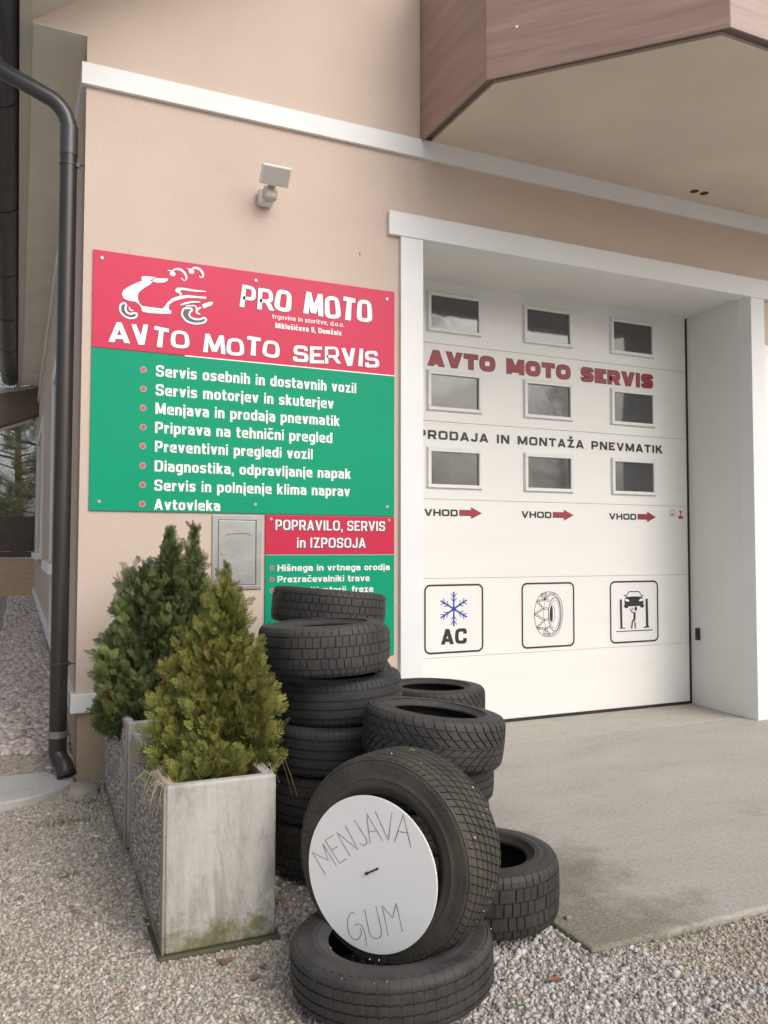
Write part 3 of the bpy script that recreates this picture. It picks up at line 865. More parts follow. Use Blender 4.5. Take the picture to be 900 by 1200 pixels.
# eave box and rake
part('eave_soffit', MB().box(0.0205, XL + 0.01, YF + .0005, 17.3, 4.660, 4.70), M_soffit, B)
part('fascia_board', MB().box(-0.05, 0.02, 4.55, 17.3, 4.655, 4.86), simple('fascia_paint', (0.62, 0.61, 0.55), 0.8, 0.05, 2), B)
m = MB()
a0 = Vector((-0.05, 4.55, 4.673 - 0.07 * 0.8)); b0 = Vector((5.0, 4.55, 4.673 + 4.98 * 0.8))
m.prism([(0.02, 4.55, 4.672), (5.0, 4.55, 4.672 + 4.98 * .8), (5.0, 4.55, 4.72 + 4.98 * .8), (0.02, 4.55, 4.72)], (0, YF - 4.55, 0))
part('rake_soffit', m, simple('rake_plaster', (0.60, 0.58, 0.53), 0.9, 0.05, 2), B)
m = MB()
m.prism([(-0.10, 4.5, 4.70 + 0.0), (5.0, 4.5, 4.73 + 4.98 * .8), (5.0, 4.5, 4.93 + 4.98 * .8), (-0.10, 4.5, 4.87)], (0, 13, 0))
part('roof', m, M_rooftile, B); m = MB()
m.prism([(5.0, 4.5, 4.73 + 4.98 * .8), (10.1, 4.5, 4.70), (10.1, 4.5, 4.87), (5.0, 4.5, 4.93 + 4.98 * .8)], (0, 13, 0))
part('roof', m, M_rooftile, B)
# rear verge seen at the end of the side passage
Yv = 17.32
m = MB()
m.prism([(-1.6, Yv, 3.30), (0.36, Yv, 4.13), (0.36, Yv, 4.70), (-1.6, Yv, 4.24)], (0, 0.5, 0))
part('rear_verge', m, M_verge, B)
m = MB()
m.prism([(-1.6, Yv - .02, 4.16), (0.30, Yv - .02, 4.62), (0.30, Yv - .02, 4.66), (-1.6, Yv - .02, 4.36)], (0, 0.02, 0))
m.prism([(-1.6, Yv - .02, 3.20), (0.22, Yv - .02, 3.955), (0.22, Yv - .02, 4.01), (-1.6, Yv - .02, 3.27)], (0, 0.02, 0))
part('verge_trim', m, simple('verge_trim_paint', (0.42, 0.39, 0.33), 0.8), B)
# side windows
def side_window(y0, y1, z0, z1):
    XS = XL - 0.028
    m = MB()
    t = 0.16
    m.box(XS, XL + 0.01, y0 - t, y0, z0, z1 + t); m.box(XS, XL + 0.01, y1, y1 + t, z0, z1 + t)
    m.box(XS, XL + 0.01, y0, y1, z1, z1 + t)
    w = part('window', m, M_trim, B, bevel=0.004)
    part('pane', MB().box(XL - 0.012, XL + 0.005, y0, y1, z0, z1), M_glass, w)
    each('sash', [(XL - 0.02, XL - 0.012, a, a + .06, z0, z1) for a in (y0, (y0 + y1) / 2 - .03, y1 - .06)], M_inner, w)
    part('sill', MB().box(XL - 0.10, XL + 0.01, y0 - t - .04, y1 + t + .04, z0 - 0.09, z0), M_trim, w, bevel=0.006)
side_window(7.4, 9.2, 1.36, 3.2)
side_window(13.6, 16.2, 1.40, 3.35)
each('apron_strip', [(XL - 0.022, XL + .01, 7.3, 7.42, 0.622, 1.27), (XL - 0.022, XL + .01, 9.2, 9.32, 0.622, 1.27)], M_trim, B)
# door surround
part('pilaster', MB().box(2.468, 2.647, 5.214, 5.36, 0.0, 3.735), M_trim, B, bevel=0.003)
part('pilaster', MB().box(5.912, 6.075, 5.214, 5.36, 0.0, 3.735), M_trim, B, bevel=0.003)
part('lintel', MB().box(2.373, 6.19, 5.206, 5.36, 3.7355, 3.907), M_trim, B, bevel=0.003)
m = MB()
m.prism([(5.915, 5.3605, 0), (5.99, YD + .02, 0), (6.2, YD + .02, 0), (6.2, 5.3605, 0)], (0, 0, 3.76))
part('door_reveal', m, M_reveal, B)
part('door_reveal', MB().box(2.45, 2.647, 5.3605, YD + .02, 0, 3.76), M_reveal, B)
part('reveal_soffit', MB().box(2.647, 5.99, 5.3605, YD + .02, 3.762, 3.86), M_reveal, B)
part('wall_mark', MB().prism([(2.158, YF - .0012, 3.585), (2.164, YF - .0012, 3.58), (2.163, YF - .0012, 3.555), (2.159, YF - .0012, 3.55), (2.156, YF - .0012, 3.57)], (0, .001, 0)), M_gapshade_mark, B)
part('wall_patch', MB().box(0.60, 0.845, YF - 0.004, YF, 3.325, 3.365), M_wall, B, bevel=0.002)
# latch on the reveal
part('door_latch', MB().box(5.945, 5.975, 5.925, 5.965, 0.62, 0.735).box(5.935, 5.95, 5.935, 5.955, 0.65, 0.70), M_boltb, B, bevel=0.006)

# ---- sectional garage door
GD = part('garage_door', MB().box(2.70, 5.985, YD + 0.008, YD + 0.012, 0.0, 3.78).box(2.70, 5.985, YD + 0.045, YD + 0.07, 0.0, 3.78), simple('door_core', (.25, .25, .24), .7), B, label='white sectional garage door with nine small windows')
seams = [0.022, 0.583, 1.243, 1.907, 2.565, 3.228, 3.775]
for a, b in zip(seams, seams[1:]):
    part('door_section', MB().box(2.72, 5.966, YD, YD + 0.044, a + 0.0013, b - 0.0013), M_door, GD, bevel=0.0022)
part('bottom_seal', MB().box(2.72, 5.97, YD - 0.008, YD + 0.04, -0.002, 0.024), M_seal, GD)
part('side_seal', MB().box(5.968, 5.988, YD - 0.004, YD + 0.03, 0.0, 3.765), M_seal, GD)
for zc in (3.495, 2.824, 2.170):
    for x0 in (3.112, 4.074, 5.040):
        x1 = x0 + 0.522; z0 = zc - 0.167; z1 = zc + 0.167; t = 0.030
        m = MB()
        def ring(yf, yb, a0, a1, c0, c1, t):
            m.box(a0, a1, yf, yb, c1 - t, c1); m.box(a0, a1, yf, yb, c0, c0 + t)
            m.box(a0, a0 + t, yf, yb, c0 + t, c1 - t); m.box(a1 - t, a1, yf, yb, c0 + t, c1 - t)
        ring(YD - 0.024, YD + 0.001, x0, x1, z0, z1, t)
        ring(YD - 0.010, YD + 0.001, x0 - .008, x1 + .008, z0 - .008, z1 + .008, 0.0079)
        part('window_frame', m, M_frame, GD, bevel=0.004)
        pr_ = random.Random(int(x0 * 100 + zc * 1000))
        ta, tb = pr_.uniform(-.004, .004), pr_.uniform(-.005, .005)
        m = MB()      # panes never sit quite true
        xa, xb, za_, zb_ = x0 + t, x1 - t, z0 + t, z1 - t
        fy = lambda x, z: YD - .006 + ta * (x - xa) / (xb - xa) + tb * (z - za_) / (zb_ - za_)
        V = [(x, fy(x, z) + d, z) for d in (0, .0015) for x, z in ((xa, za_), (xb, za_), (xb, zb_), (xa, zb_))]
        m.add(V, [(0, 1, 2, 3), (7, 6, 5, 4), (0, 4, 5, 1), (1, 5, 6, 2), (2, 6, 7, 3), (3, 7, 4, 0)])
        part('window_pane', m, M_glass, GD)
yT = YD - 0.0012
m = MB(); line_text(m, 'AVTO MOTO SERVIS', 3.120, 5.550, 3.036, 0.128, yT + .0004, 0.046, out=.006, gap=.14, sp=.55, rad=.42)
part('lettering_outline', m, M_outline, GD)
m = MB(); line_text(m, 'AVTO MOTO SERVIS', 3.120, 5.550, 3.036, 0.128, yT - .0004, 0.046, gap=.14, sp=.55, rad=.42)
part('lettering', m, M_dred, GD)
m = MB(); line_text(m, 'PRODAJA IN MONTAŽA PNEVMATIK', 3.020, 5.661, 2.411, 0.076, yT, 0.023, gap=.20, sp=.60)
part('lettering', m, M_black, GD)
for a, b, c, d in ((3.084, 3.404, 3.421, 3.633), (4.043, 4.362, 4.380, 4.598), (5.008, 5.330, 5.349, 5.561)):
    m = MB(); line_text(m, 'VHOD', a, b, 1.765, 0.058, yT, 0.018, gap=.12)
    part('lettering', m, M_black, GD)
    def arrow(s, y):
        m = MB(); e = s
        zc = 1.796; xm = d - 0.10
        poly2(m, [(c - e, zc - .022 - e), (xm - e * .4, zc - .022 - e), (xm - e * .4, zc - .044 - e * 1.6), (d + e * 1.8, zc), (xm - e * .4, zc + .044 + e * 1.6), (xm - e * .4, zc + .022 + e), (c - e, zc + .022 + e)], y)
        return m
    part('arrow_outline', arrow(0.004, yT + .0004), M_outline, GD)
    part('arrow', arrow(0.0, yT - .0004), M_dred, GD)
# pictogram stickers
def rrect(x0, x1, z0, z1, r, k=6):
    out = []
    for cx, cz, a0 in ((x1 - r, z1 - r, 0), (x0 + r, z1 - r, 90), (x0 + r, z0 + r, 180), (x1 - r, z0 + r, 270)):
        for i in range(k + 1):
            a = math.radians(a0 + 90 * i / k); out.append((cx + r * math.cos(a), cz + r * math.sin(a)))
    return out
def ring_poly(mb, a, b, y):
    n = len(a)
    mb.add([(p[0], y, p[1]) for p in a] + [(p[0], y, p[1]) for p in b], [(i, (i + 1) % n, (i + 1) % n + n, i + n) for i in range(n)])
for x0, x1 in ((3.082, 3.650), (4.038, 4.605), (5.006, 5.583)):
    m = MB(); poly2(m, rrect(x0 - .006, x1 + .006, 0.609, 1.199, .062), yT + .0006)
    part('sticker_ground', m, simple('sticker_white', (0.74, 0.745, 0.73), 0.35, 0.01), GD)
    m = MB(); ring_poly(m, rrect(x0, x1, 0.615, 1.193, .055), rrect(x0 + .016, x1 - .016, 0.631, 1.177, .040), yT)
    part('sticker_border', m, M_black, GD)
m = MB()
cx, cz, Rr = 3.362, 0.985, 0.145
for kk in range(6):
    a = math.radians(90 + 60 * kk); d = (math.cos(a), math.sin(a))
    stroke2(m, [(cx, cz), (cx + d[0] * Rr, cz + d[1] * Rr)], 0.015, yT - kk * .00002)
    for rr, ll in ((0.40, .045), (0.66, .045)):
        for sgn in (-1, 1):
            b2 = a + sgn * math.radians(38); p0 = (cx + d[0] * Rr * rr, cz + d[1] * Rr * rr)
            stroke2(m, [p0, (p0[0] + math.cos(b2) * ll, p0[1] + math.sin(b2) * ll)], 0.007, yT - .0002 - kk * .00002)
poly2(m, [(cx + .022 * math.cos(a), cz + .022 * math.sin(a)) for a in [i * math.pi / 8 for i in range(16)]], yT - .0005)
part('snowflake', m, M_blue, GD)
m = MB(); line_text(m, 'AC', 3.240, 3.487, 0.690, 0.130, yT, 0.035, gap=.10, rad=.42)
part('lettering', m, M_black, GD)
def off(l, ox, oz): return [(ox + p[0] / 1000, oz + p[1] / 1000) for p in l]
CH = DATA['chain']; oc = (4.32, .906)
m = MB()
for key, w, cl in (('outer', .005, 1), ('rim', .007, 1), ('rim2', .0035, 1), ('hub', .004, 1), ('side', .004, 0), ('tread', .0025, 0)):
    stroke2(m, smooth_pts(off(CH[key], *oc), bool(cl)), w, yT - .0001 * len(m.v) / 400, bool(cl))
poly2(m, smooth_pts(off(CH['hubf'], *oc), True), yT)
for key in ('c1', 'c2', 'c3', 'c4', 'c5', 'c6', 'c7', 'c8'):
    pts = [Vector(p) for p in off(CH[key], *oc)]
    for p, q in zip(pts, pts[1:]):
        L = (q - p).length; nlk = max(1, round(L / 0.034)); t = (q - p) / L; nn = Vector((-t.y, t.x))
        for i in range(nlk):
            c0 = p + t * L * (i + .5) / nlk; hl = L / nlk * .50; hw = .0085
            lk = [c0 + t * hl * math.cos(2 * math.pi * j / 10) + nn * hw * math.sin(2 * math.pi * j / 10) for j in range(10)]
            stroke2(m, lk, .0042, yT - .0004, True)
part('tyre_pictogram', m, M_black, GD)
LF = DATA['lift']; ol = (5.294, .902)
m = MB()
for key in ('lp', 'rp', 'floor', 'mirL', 'mirR', 'body', 'torso', 'leg', 'arm'): poly2(m, off(LF[key], *ol), yT)
stroke2(m, off(LF['roof'], *ol), .009, yT - .0001)
hx, hz = off(LF['head'], *ol)[0]
poly2(m, [(hx + .017 * math.cos(a), hz + .021 * math.sin(a)) for a in [i * math.pi / 7 for i in range(14)]], yT)
part('lift_pictogram', m, M_black, GD)
m = MB()
for key in ('lampL', 'lampR'): poly2(m, off(LF[key], *ol), yT - .0005)
part('lamp_mark', m, M_white, GD)
# two tiny labels near the right edge
m = MB()
cc = [(5.771 + .030 * math.cos(math.radians(a)), 1.832 + .038 * math.sin(math.radians(a))) for a in range(-50, 231, 20)]
stroke2(m, cc, .006, yT); poly2(m, rrect(5.76, 5.783, 1.812, 1.838, .004, 3), yT)
part('small_round_label', m, simple('grey_label_print', (0.15, 0.12, 0.13), 0.5), GD)
m = MB(); poly2(m, rrect(5.850, 5.908, 1.785, 1.812, .004, 3), yT); 
poly2(m, [(5.855, 1.862), (5.903, 1.862), (5.89, 1.85), (5.885, 1.835), (5.893, 1.82), (5.868, 1.82), (5.876, 1.838), (5.868, 1.85)], yT)
part('small_red_label', m, simple('label_red', (0.35, 0.03, 0.06), 0.5), GD)

# ---- wood clad bay above the door
bayz, bayt = 4.462, 5.75
BAY = part('bay', (lambda m: m)(MB().prism([(2.66, YF - .001, 4.50), (2.68, 4.36, 4.50), (3.655, 3.345, 4.50), (6.20, 3.345, 4.50), (7.18, 4.36, 4.50), (7.20, YF - .001, 4.50)], (0, 0, 1.2))), M_gapshade_mark, B)
m = MB().prism([(2.715, YF - .002, 4.478), (2.735, 4.385, 4.478), (3.675, 3.415, 4.478), (6.18, 3.415, 4.478), (7.125, 4.385, 4.478), (7.145, YF - .002, 4.478)], (0, 0, 0.021))
part('bay_soffit', m, M_baysoffit, BAY)
bay_pts = [(2.632, YF - .003), (2.652, 4.345), (3.640, 3.318), (6.215, 3.318), (7.208, 4.345), (7.228, YF - .003)]
for (x0, y0), (x1, y1) in zip(bay_pts, bay_pts[1:]):
    L = math.hypot(x1 - x0, y1 - y0)
    ob = part('cladding_panel', MB().box(0.002, L - 0.002, 0.0, 0.010, 0, bayt - bayz), M_wood, BAY, bevel=0.0015, seg=1)
    ob.location = (x0 - XL, y0 - YF, bayz)
    for v in ob.data.vertices: v.co += Vector(ORG[BAY.name])
    ob.rotation_euler = (0, 0, math.atan2(y1 - y0, x1 - x0))
for hx, hy in ((5.10, 5.05), (5.205, 5.045)):
    part('vent_hole', MB().disc((hx, hy, 4.4778), 0.036, (0, 0, -1), 20, 0.0008), simple('hole_dark', (0.05, 0.035, 0.03), 0.9), BAY)
m = MB()
for q in ((2.78, 4.20), (5.9, 3.31)): pass
dx, dy = (3.640 - 2.652), (3.318 - 4.345); L = math.hypot(dx, dy); nx_, ny_ = dy / L, -dx / L
for t in (0.14, 0.86):
    for z in (4.76, 5.3):
        part('cladding_screw', MB().disc((2.652 + dx * t + nx_ * .0002, 4.345 + dy * t + ny_ * .0002, z), .009, (nx_, ny_, 0), 12, .002), M_white, BAY)

# ------------------------------------------------------------ signs
SG = thing('sign_board', 'large red and green service sign with white lettering and a scooter logo', 'sign', (0.39, 5.23, 1.72))
ys = YF - 0.012
pR = part('sign_panel', MB().box(0.389, 2.425, ys, YF - 0.001, 2.7225, 3.326), M_red, SG, bevel=0.001, label='red upper panel')
part('sign_panel', MB().box(0.389, 2.425, ys, YF - 0.001, 1.722, 2.7195), M_green, SG, bevel=0.001, label='green lower panel')
yt = ys - 0.0012
m = MB(); m.box(0.95, 2.425, yt, ys, 2.7175, 2.7245)
part('divider_strip', m, M_white, SG)

def jumble(s, x0, x1, zb, cap, seed, y):
    """rounded fun lettering: every letter a little turned and unequal, flaring to the foot"""
    r = random.Random(seed)
    tot = sum((GL[c][0] if c != ' ' else .62) for c in s) * cap + .17 * cap * (len(s) - 1)
    k = (x1 - x0) / tot
    mo, mi = MB(), MB(); x = x0
    for ch in s:
        W = (GL[ch][0] if ch != ' ' else .62) * cap * k
        if ch != ' ':
            ang = math.radians(r.uniform(-6, 6)); dz = r.uniform(-.06, .06) * cap; hh = cap * r.uniform(.95, 1.10)
            cxx, czz = x + W / 2, zb + cap / 2
            def warp(X, Z, _s, _c, cxx=cxx, czz=czz, ang=ang, dz=dz):
                A, Bz = X - cxx, Z - czz
                A = A * (1.05 - 0.22 * (Bz / cap))
                return cxx + A * math.cos(ang) - Bz * math.sin(ang), czz + A * math.sin(ang) + Bz * math.cos(ang) + dz
            ww = cap * (.255 if ch in 'AVTI' else .19 if ch in 'PR' else .225)
            line_text(mo, ch, x, x + W, zb, hh, y + .0003, ww, out=cap * .022, warp=warp, rad=.42)
            line_text(mi, ch, x, x + W, zb, hh, y - .0003, ww, warp=warp, rad=.42)
        x += W + .17 * cap * k
    return mo, mi
for s, x0, x1, zb, cap, seed in (('PRO MOTO', 1.312, 2.246, 3.078, 0.150, 3), ('AVTO MOTO SERVIS', 0.493, 2.298, 2.760, 0.118, 5)):
    mo, mi = jumble(s, x0, x1, zb, cap, seed, yt)
    part('lettering_outline', mo, M_outline, SG)
    part('lettering', mi, M_white, SG)
for s, x0, x1, zb, cap, o in (('trgovina in storitve, d.o.o.', 1.524, 2.038, 3.030, 0.030, .012), ('Miklošičeva 9, Domžale', 1.545, 2.019, 2.967, 0.036, .020)):
    m = MB(); line_text(m, s, x0, x1, zb, cap, yt, cap * (.17 if o < .015 else .24), gap=.16); part('lettering', m, M_white, SG)
for s, x1, zb, cap in (('Servis osebnih in dostavnih vozil', 2.131, 2.573, .072), ('Servis motorjev in skuterjev', 1.964, 2.453, .072), ('Menjava in prodaja pnevmatik', 2.008, 2.335, .072),
                       ('Priprava na tehnični pregled', 1.955, 2.215, .072), ('Preventivni pregledi vozil', 1.814, 2.097, .070), ('Diagnostika, odpravljanje napak', 2.092, 1.974, .070),
                       ('Servis in polnjenje klima naprav', 2.087, 1.853, .070), ('Avtovleka', 1.187, 1.734, .068)):
    m = MB(); line_text(m, s, 0.772, x1, zb, cap, yt, .0152, gap=.15); part('lettering', m, M_white, SG)
for x, z in ((.696, 2.608), (.698, 2.487), (.697, 2.368), (.699, 2.247), (.699, 2.129), (.700, 2.007), (.701, 1.887), (.701, 1.768)):
    part('bullet_ring', MB().disc((x, ys - .0002, z), .0195, (0, -1, 0), 16, .0006), M_bulring, SG)
    part('bullet', MB().disc((x, ys - .001, z), .0155, (0, -1, 0), 16, .0006), M_bullet, SG)
for x, z in ((.44, 3.279), (1.41, 3.271), (2.365, 3.268), (.447, 1.777), (1.418, 1.782), (2.368, 1.788)):
    part('screw', MB().disc((x, ys, z), .0105, (0, -1, 0), 12, .004), M_screw, SG)
S_ = DATA['scooter']; so = (.39, 3.32)
W_, O_, G_ = MB(), MB(), MB()
for key in ('body', 'bar', 'seat', 'guard', 'ex', 'arm'):
    pts = off(S_[key], *so)
    poly2(W_, pts, yt - .0003)
    stroke2(O_, pts, .004, yt - .00005, True)
for key in ('w1', 'w2'):
    pts = smooth_pts(off(S_[key], *so), True, 3)
    poly2(G_, pts, yt - .0003); stroke2(W_, pts, .012, yt - .0005, True); stroke2(O_, pts, .018, yt, True)
stroke2(O_, off(S_['line'], *so), .002, yt - .0006)
stroke2(W_, smooth_pts(off(S_['hub'], *so)), .008, yt - .0003)
for key in ('s1', 's2'):
    p = smooth_pts(off(S_[key], *so)); n = len(p)
    tp = [0.25 + 0.9 * math.sin(math.pi * min(1, (i + 1) / n * 1.25)) ** .8 if i < n * .8 else 0.45 for i in range(n)]
    tp = [max(.3, t.real if isinstance(t, complex) else t) for t in tp]
    stroke2(W_, p, .014, yt - .0003, False, tp)
for key in ('s1b', 's2b'): stroke2(W_, off(S_[key], *so), .006, yt - .0003)
for key in ('b1', 'b2'):
    q = off(S_[key], *so)[0]
    poly2(W_, [(q[0] + .018 * math.cos(a), q[1] + .016 * math.sin(a)) for a in [i * math.pi / 7 for i in range(14)]], yt - .0004)
part('scooter_logo_outline', O_, M_outline, SG); part('scooter_logo', W_, M_white, SG); part('scooter_wheel', G_, M_gray, SG)

S2 = thing('sign_board', 'smaller red and green sign for repair and rental, behind the tallest tyre stack', 'sign', (1.49, 5.23, 0.75))
part('sign_panel', MB().box(1.489, 2.425, ys, YF - .001, 1.4535, 1.714), M_red2, S2, bevel=0.001, label='crimson upper panel')
part('sign_panel', MB().box(1.489, 2.425, ys, YF - .001, 0.75, 1.4485), M_green, S2, bevel=0.001, label='green lower panel')
part('divider_strip', MB().box(1.489, 2.425, ys + .002, YF - .001, 1.4485, 1.4535), M_bulring, S2)
for s, x0, x1, zb, cap, o in (('POPRAVILO, SERVIS', 1.557, 2.353, 1.616, .068, .014), ('in IZPOSOJA', 1.706, 2.205, 1.4985, .068, .014)):
    m = MB(); line_text(m, s, x0 + .003, x1 + .003, zb - .003, cap, yt + .0003, .0125, out=.0022, gap=.17, sp=.35, rad=.3); part('lettering_outline', m, M_outline, S2)
    m = MB(); line_text(m, s, x0, x1, zb, cap, yt - .0003, .0125, gap=.17, sp=.35, rad=.3); part('lettering', m, M_white, S2)
for s, x1, zb in (('Hišnega in vrtnega orodja', 2.389, 1.343), ('Prezračevalniki trave', 2.235, 1.268), ('Motokultivatorji, freze', 2.263, 1.193)):
    m = MB(); line_text(m, s, 1.573, x1, zb, .043, yt, .0102, gap=.14); part('lettering', m, M_white, S2)
for x, z in ((1.535, 1.364), (1.536, 1.289), (1.537, 1.214)):
    part('bullet_ring', MB().disc((x, ys - .0002, z), .0155, (0, -1, 0), 14, .0006), M_bulring, S2)
    part('bullet', MB().disc((x, ys - .001, z), .012, (0, -1, 0), 14, .0006), M_bullet, S2)
for x, z in ((1.527, 1.688), (2.382, 1.693)):
    part('screw', MB().disc((x, ys, z), .0095, (0, -1, 0), 12, .004), M_screw, S2)

S3 = thing('sign_board', 'blank white board to the right of the garage door, mostly out of frame', 'sign', (6.09, 5.23, 1.95))
part('sign_panel', MB().box(6.079, 8.0, ys - .01, YF - .001, 1.945, 3.32), M_board, S3, bevel=.001)
part('sign_panel', MB().box(6.079, 8.0, ys - .01, YF - .001, 0.45, 1.941), M_board, S3, bevel=.001)
part('screw', MB().disc((6.125, ys - .01, 3.26), .009, (0, -1, 0), 12, .004), M_boltb, S3)

# meter cabinet
MC = thing('meter_cabinet', 'grey metal meter cabinet in the wall below the large sign', 'cabinet', (1.3, 5.23, 1.23))
m = MB(); x0, x1, z0, z1 = 1.139, 1.464, 1.228, 1.708
ring(5.2305, 5.2415, x0, x1, z0, z1, .030)
m = MB()
for a in ((x0, x1, z1 - .030, z1), (x0, x1, z0, z0 + .026), (x0, x0 + .036, z0 + .026, z1 - .030), (x1 - .036, x1, z0 + .026, z1 - .030)):
    m.box(a[0], a[1], 5.2305, 5.2415, a[2], a[3])
part('cabinet_frame', m, M_galv, MC, bevel=.0015)
CD = part('cabinet_door', MB().box(x0 + .040, x1 - .040, 5.2325, 5.2415, z0 + .030, z1 - .034), M_galv, MC, bevel=.003)
m = MB()
# pressed ridge of the dented sheet
m.tube([(1.19, 5.2325, 1.545), (1.235, 5.231, 1.585), (1.33, 5.2305, 1.592), (1.37, 5.231, 1.592), (1.41, 5.2325, 1.565)], [.001, .0025, .003, .0028, .001], 6)
part('pressed_ridge', m, M_galv, CD, smooth=True)
part('lock', MB().disc((1.208, 5.2325, 1.469), .012, (0, -1, 0), 16, .005), M_screw, CD)
m = MB()
for x, z in ((x0 + .03, z1 - .015), (x1 - .03, z1 - .015), (x1 - .03, z0 + .012), (x0 + .03, z0 + .012)): part('rivet', MB().disc((x, 5.2305, z), .004, (0, -1, 0), 8, .002), M_screw, MC)

# floodlight
FL = thing('floodlight', 'white wall floodlight with motion sensor above the large sign', 'lamp', (1.47, 5.24, 3.85))
m = MB().box(1.415, 1.515, 5.165, YF - .0005, 3.775, 3.885)
part('wall_box', m, M_lamp, FL, bevel=.018, seg=3)
m = MB()
pr = [(5.09 + .055 * (1 - math.cos(a)) , 3.835 + .050 * math.sin(a)) for a in [math.radians(t) for t in range(-90, 91, 15)]]
m.prism([(1.435, 5.163, 3.79), (1.435, 5.12, 3.79), (1.435, 5.108, 3.81), (1.435, 5.105, 3.84), (1.435, 5.115, 3.87), (1.435, 5.14, 3.888), (1.435, 5.163, 3.89)], (.085, 0, 0))
part('sensor', m, M_lens, FL, smooth=False, bevel=.012, seg=3)
part('bracket', MB().box(1.455, 1.505, 5.05, 5.16, 3.872, 3.894), M_lamp, FL, bevel=.004)
hd = part('lamp_head', MB().box(-.098, .098, -.014, .014, -.062, .062), M_lamp, FL, bevel=.006)
for v in hd.data.vertices: v.co += ORG[FL.name]
hd.location = Vector((1.478, 5.02, 3.905)) - ORG[FL.name]
hd.rotation_euler = (math.radians(38), 0, 0)
ln = mesh_obj('lens', *(lambda m: (m.v, m.f))(MB().box(-.088, .088, -.0155, -.0142, -.052, .052)), M_lens, None)
ln.parent = hd; ORG[ln.name] = Vector((0, 0, 0))

# ------------------------------------------------------------ downpipe, gutter
DP = thing('downpipe', 'dark metal downpipe with an angled shoe at the left corner', 'downpipe', (0.24, 5.32, 0.14))
px_, py_ = 0.242, 5.322
part('pipe', MB().tube([(px_, py_, 0.37), (px_, py_, 4.02)], .0505, 28), M_pipe, DP, smooth=True)
def arcpts(p0, p1, p2, k=10):
    p0, p1, p2 = Vector(p0), Vector(p1), Vector(p2)
    return [(p0 * (1 - t) ** 2 + p1 * 2 * t * (1 - t) + p2 * t * t) for t in [i / k for i in range(k + 1)]]
pth = [Vector((px_, py_, 4.0))] + arcpts((px_, py_, 4.06), (px_, py_, 4.20), (px_ - .11, py_, 4.262)) + arcpts((-.10, py_, 4.352), (-.20, py_, 4.40), (-.215, py_, 4.50)) + [Vector((-.215, py_, 4.62))]
part('offset_bend', MB().tube(pth, .049, 28), M_pipeup, DP, smooth=True)
part('socket', MB().tube([(px_, py_, 3.92), (px_, py_, 4.10)], .0535, 28), M_pipeup, DP, smooth=True)
part('socket', MB().tube([(px_, py_, 0.36), (px_, py_, 0.40)], .056, 28), M_steel, DP, smooth=True)
sp = [Vector((px_, py_, .385)), Vector((px_, py_, .30))] + arcpts((px_, py_ - .0, .28), (px_ + .004, py_ - .01, .235), (px_ + .035, py_ - .055, .20)) + [Vector((px_ + .052, py_ - .085, .145))]
part('shoe', MB().tube(sp, [.052] * 6 + [.053] * (len(sp) - 6), 28, caps=False), M_pipe, DP, smooth=True)
m = MB().tube([Vector((px_ + .046, py_ - .076, .158)), Vector((px_ + .053, py_ - .086, .143))], .0565, 28)
part('shoe_lip', m, M_seal, DP, smooth=True)
for z in (3.86, .80):
    c = part('pipe_clip', MB().tube([(px_, py_, z - .006), (px_, py_, z + .006)], .0545, 24).tube([(px_ + .05, py_ - .02, z), (XL + .02, py_ - .05, z - .004)], .004, 8).box(px_ + .045, px_ + .062, py_ - .03, py_ - .01, z - .012, z + .012), M_pipeup, DP, smooth=True)
GT = thing('gutter', 'dark metal gutter running along the left eave', 'gutter', (-.2, 5.0, 4.6))
m = MB()
prof = [(-.20 + .145 * math.cos(a), 4.72 + .10 * math.sin(a)) for a in [math.pi + i * math.pi / 12 for i in range(13)]]
V = [(x, 4.6, z) for x, z in prof] + [(x, 17.3, z) for x, z in prof]; n = len(prof)
V += [(x, 4.6, z + .004) for x, z in prof] + [(x, 17.3, z + .004) for x, z in prof]
Fq = []
for i in range(n - 1):
    Fq += [(i, i + 1, i + 1 + n, i + n), (i + 2 * n, i + 3 * n, i + 1 + 3 * n, i + 1 + 2 * n)]
m.add(V, Fq)
m.box(-.348, -.342, 4.6, 17.3, 4.72, 4.735)
part('gutter_trough', m, M_gutter, GT, smooth=True)
m = MB()
for i in range(6):
    y = 6.3 + i * 2.0
    pr2 = [(-.20 + .149 * math.cos(a), y, 4.72 + .104 * math.sin(a)) for a in [math.pi + i2 * math.pi / 12 for i2 in range(13)]]
    m.tube(pr2, .005, 6)
part('gutter_bracket', m, M_gutter, GT, smooth=True)
part('end_cap', MB().prism([(x, 4.596, z) for x, z in prof], (0, .004, 0)), M_gutter, GT)

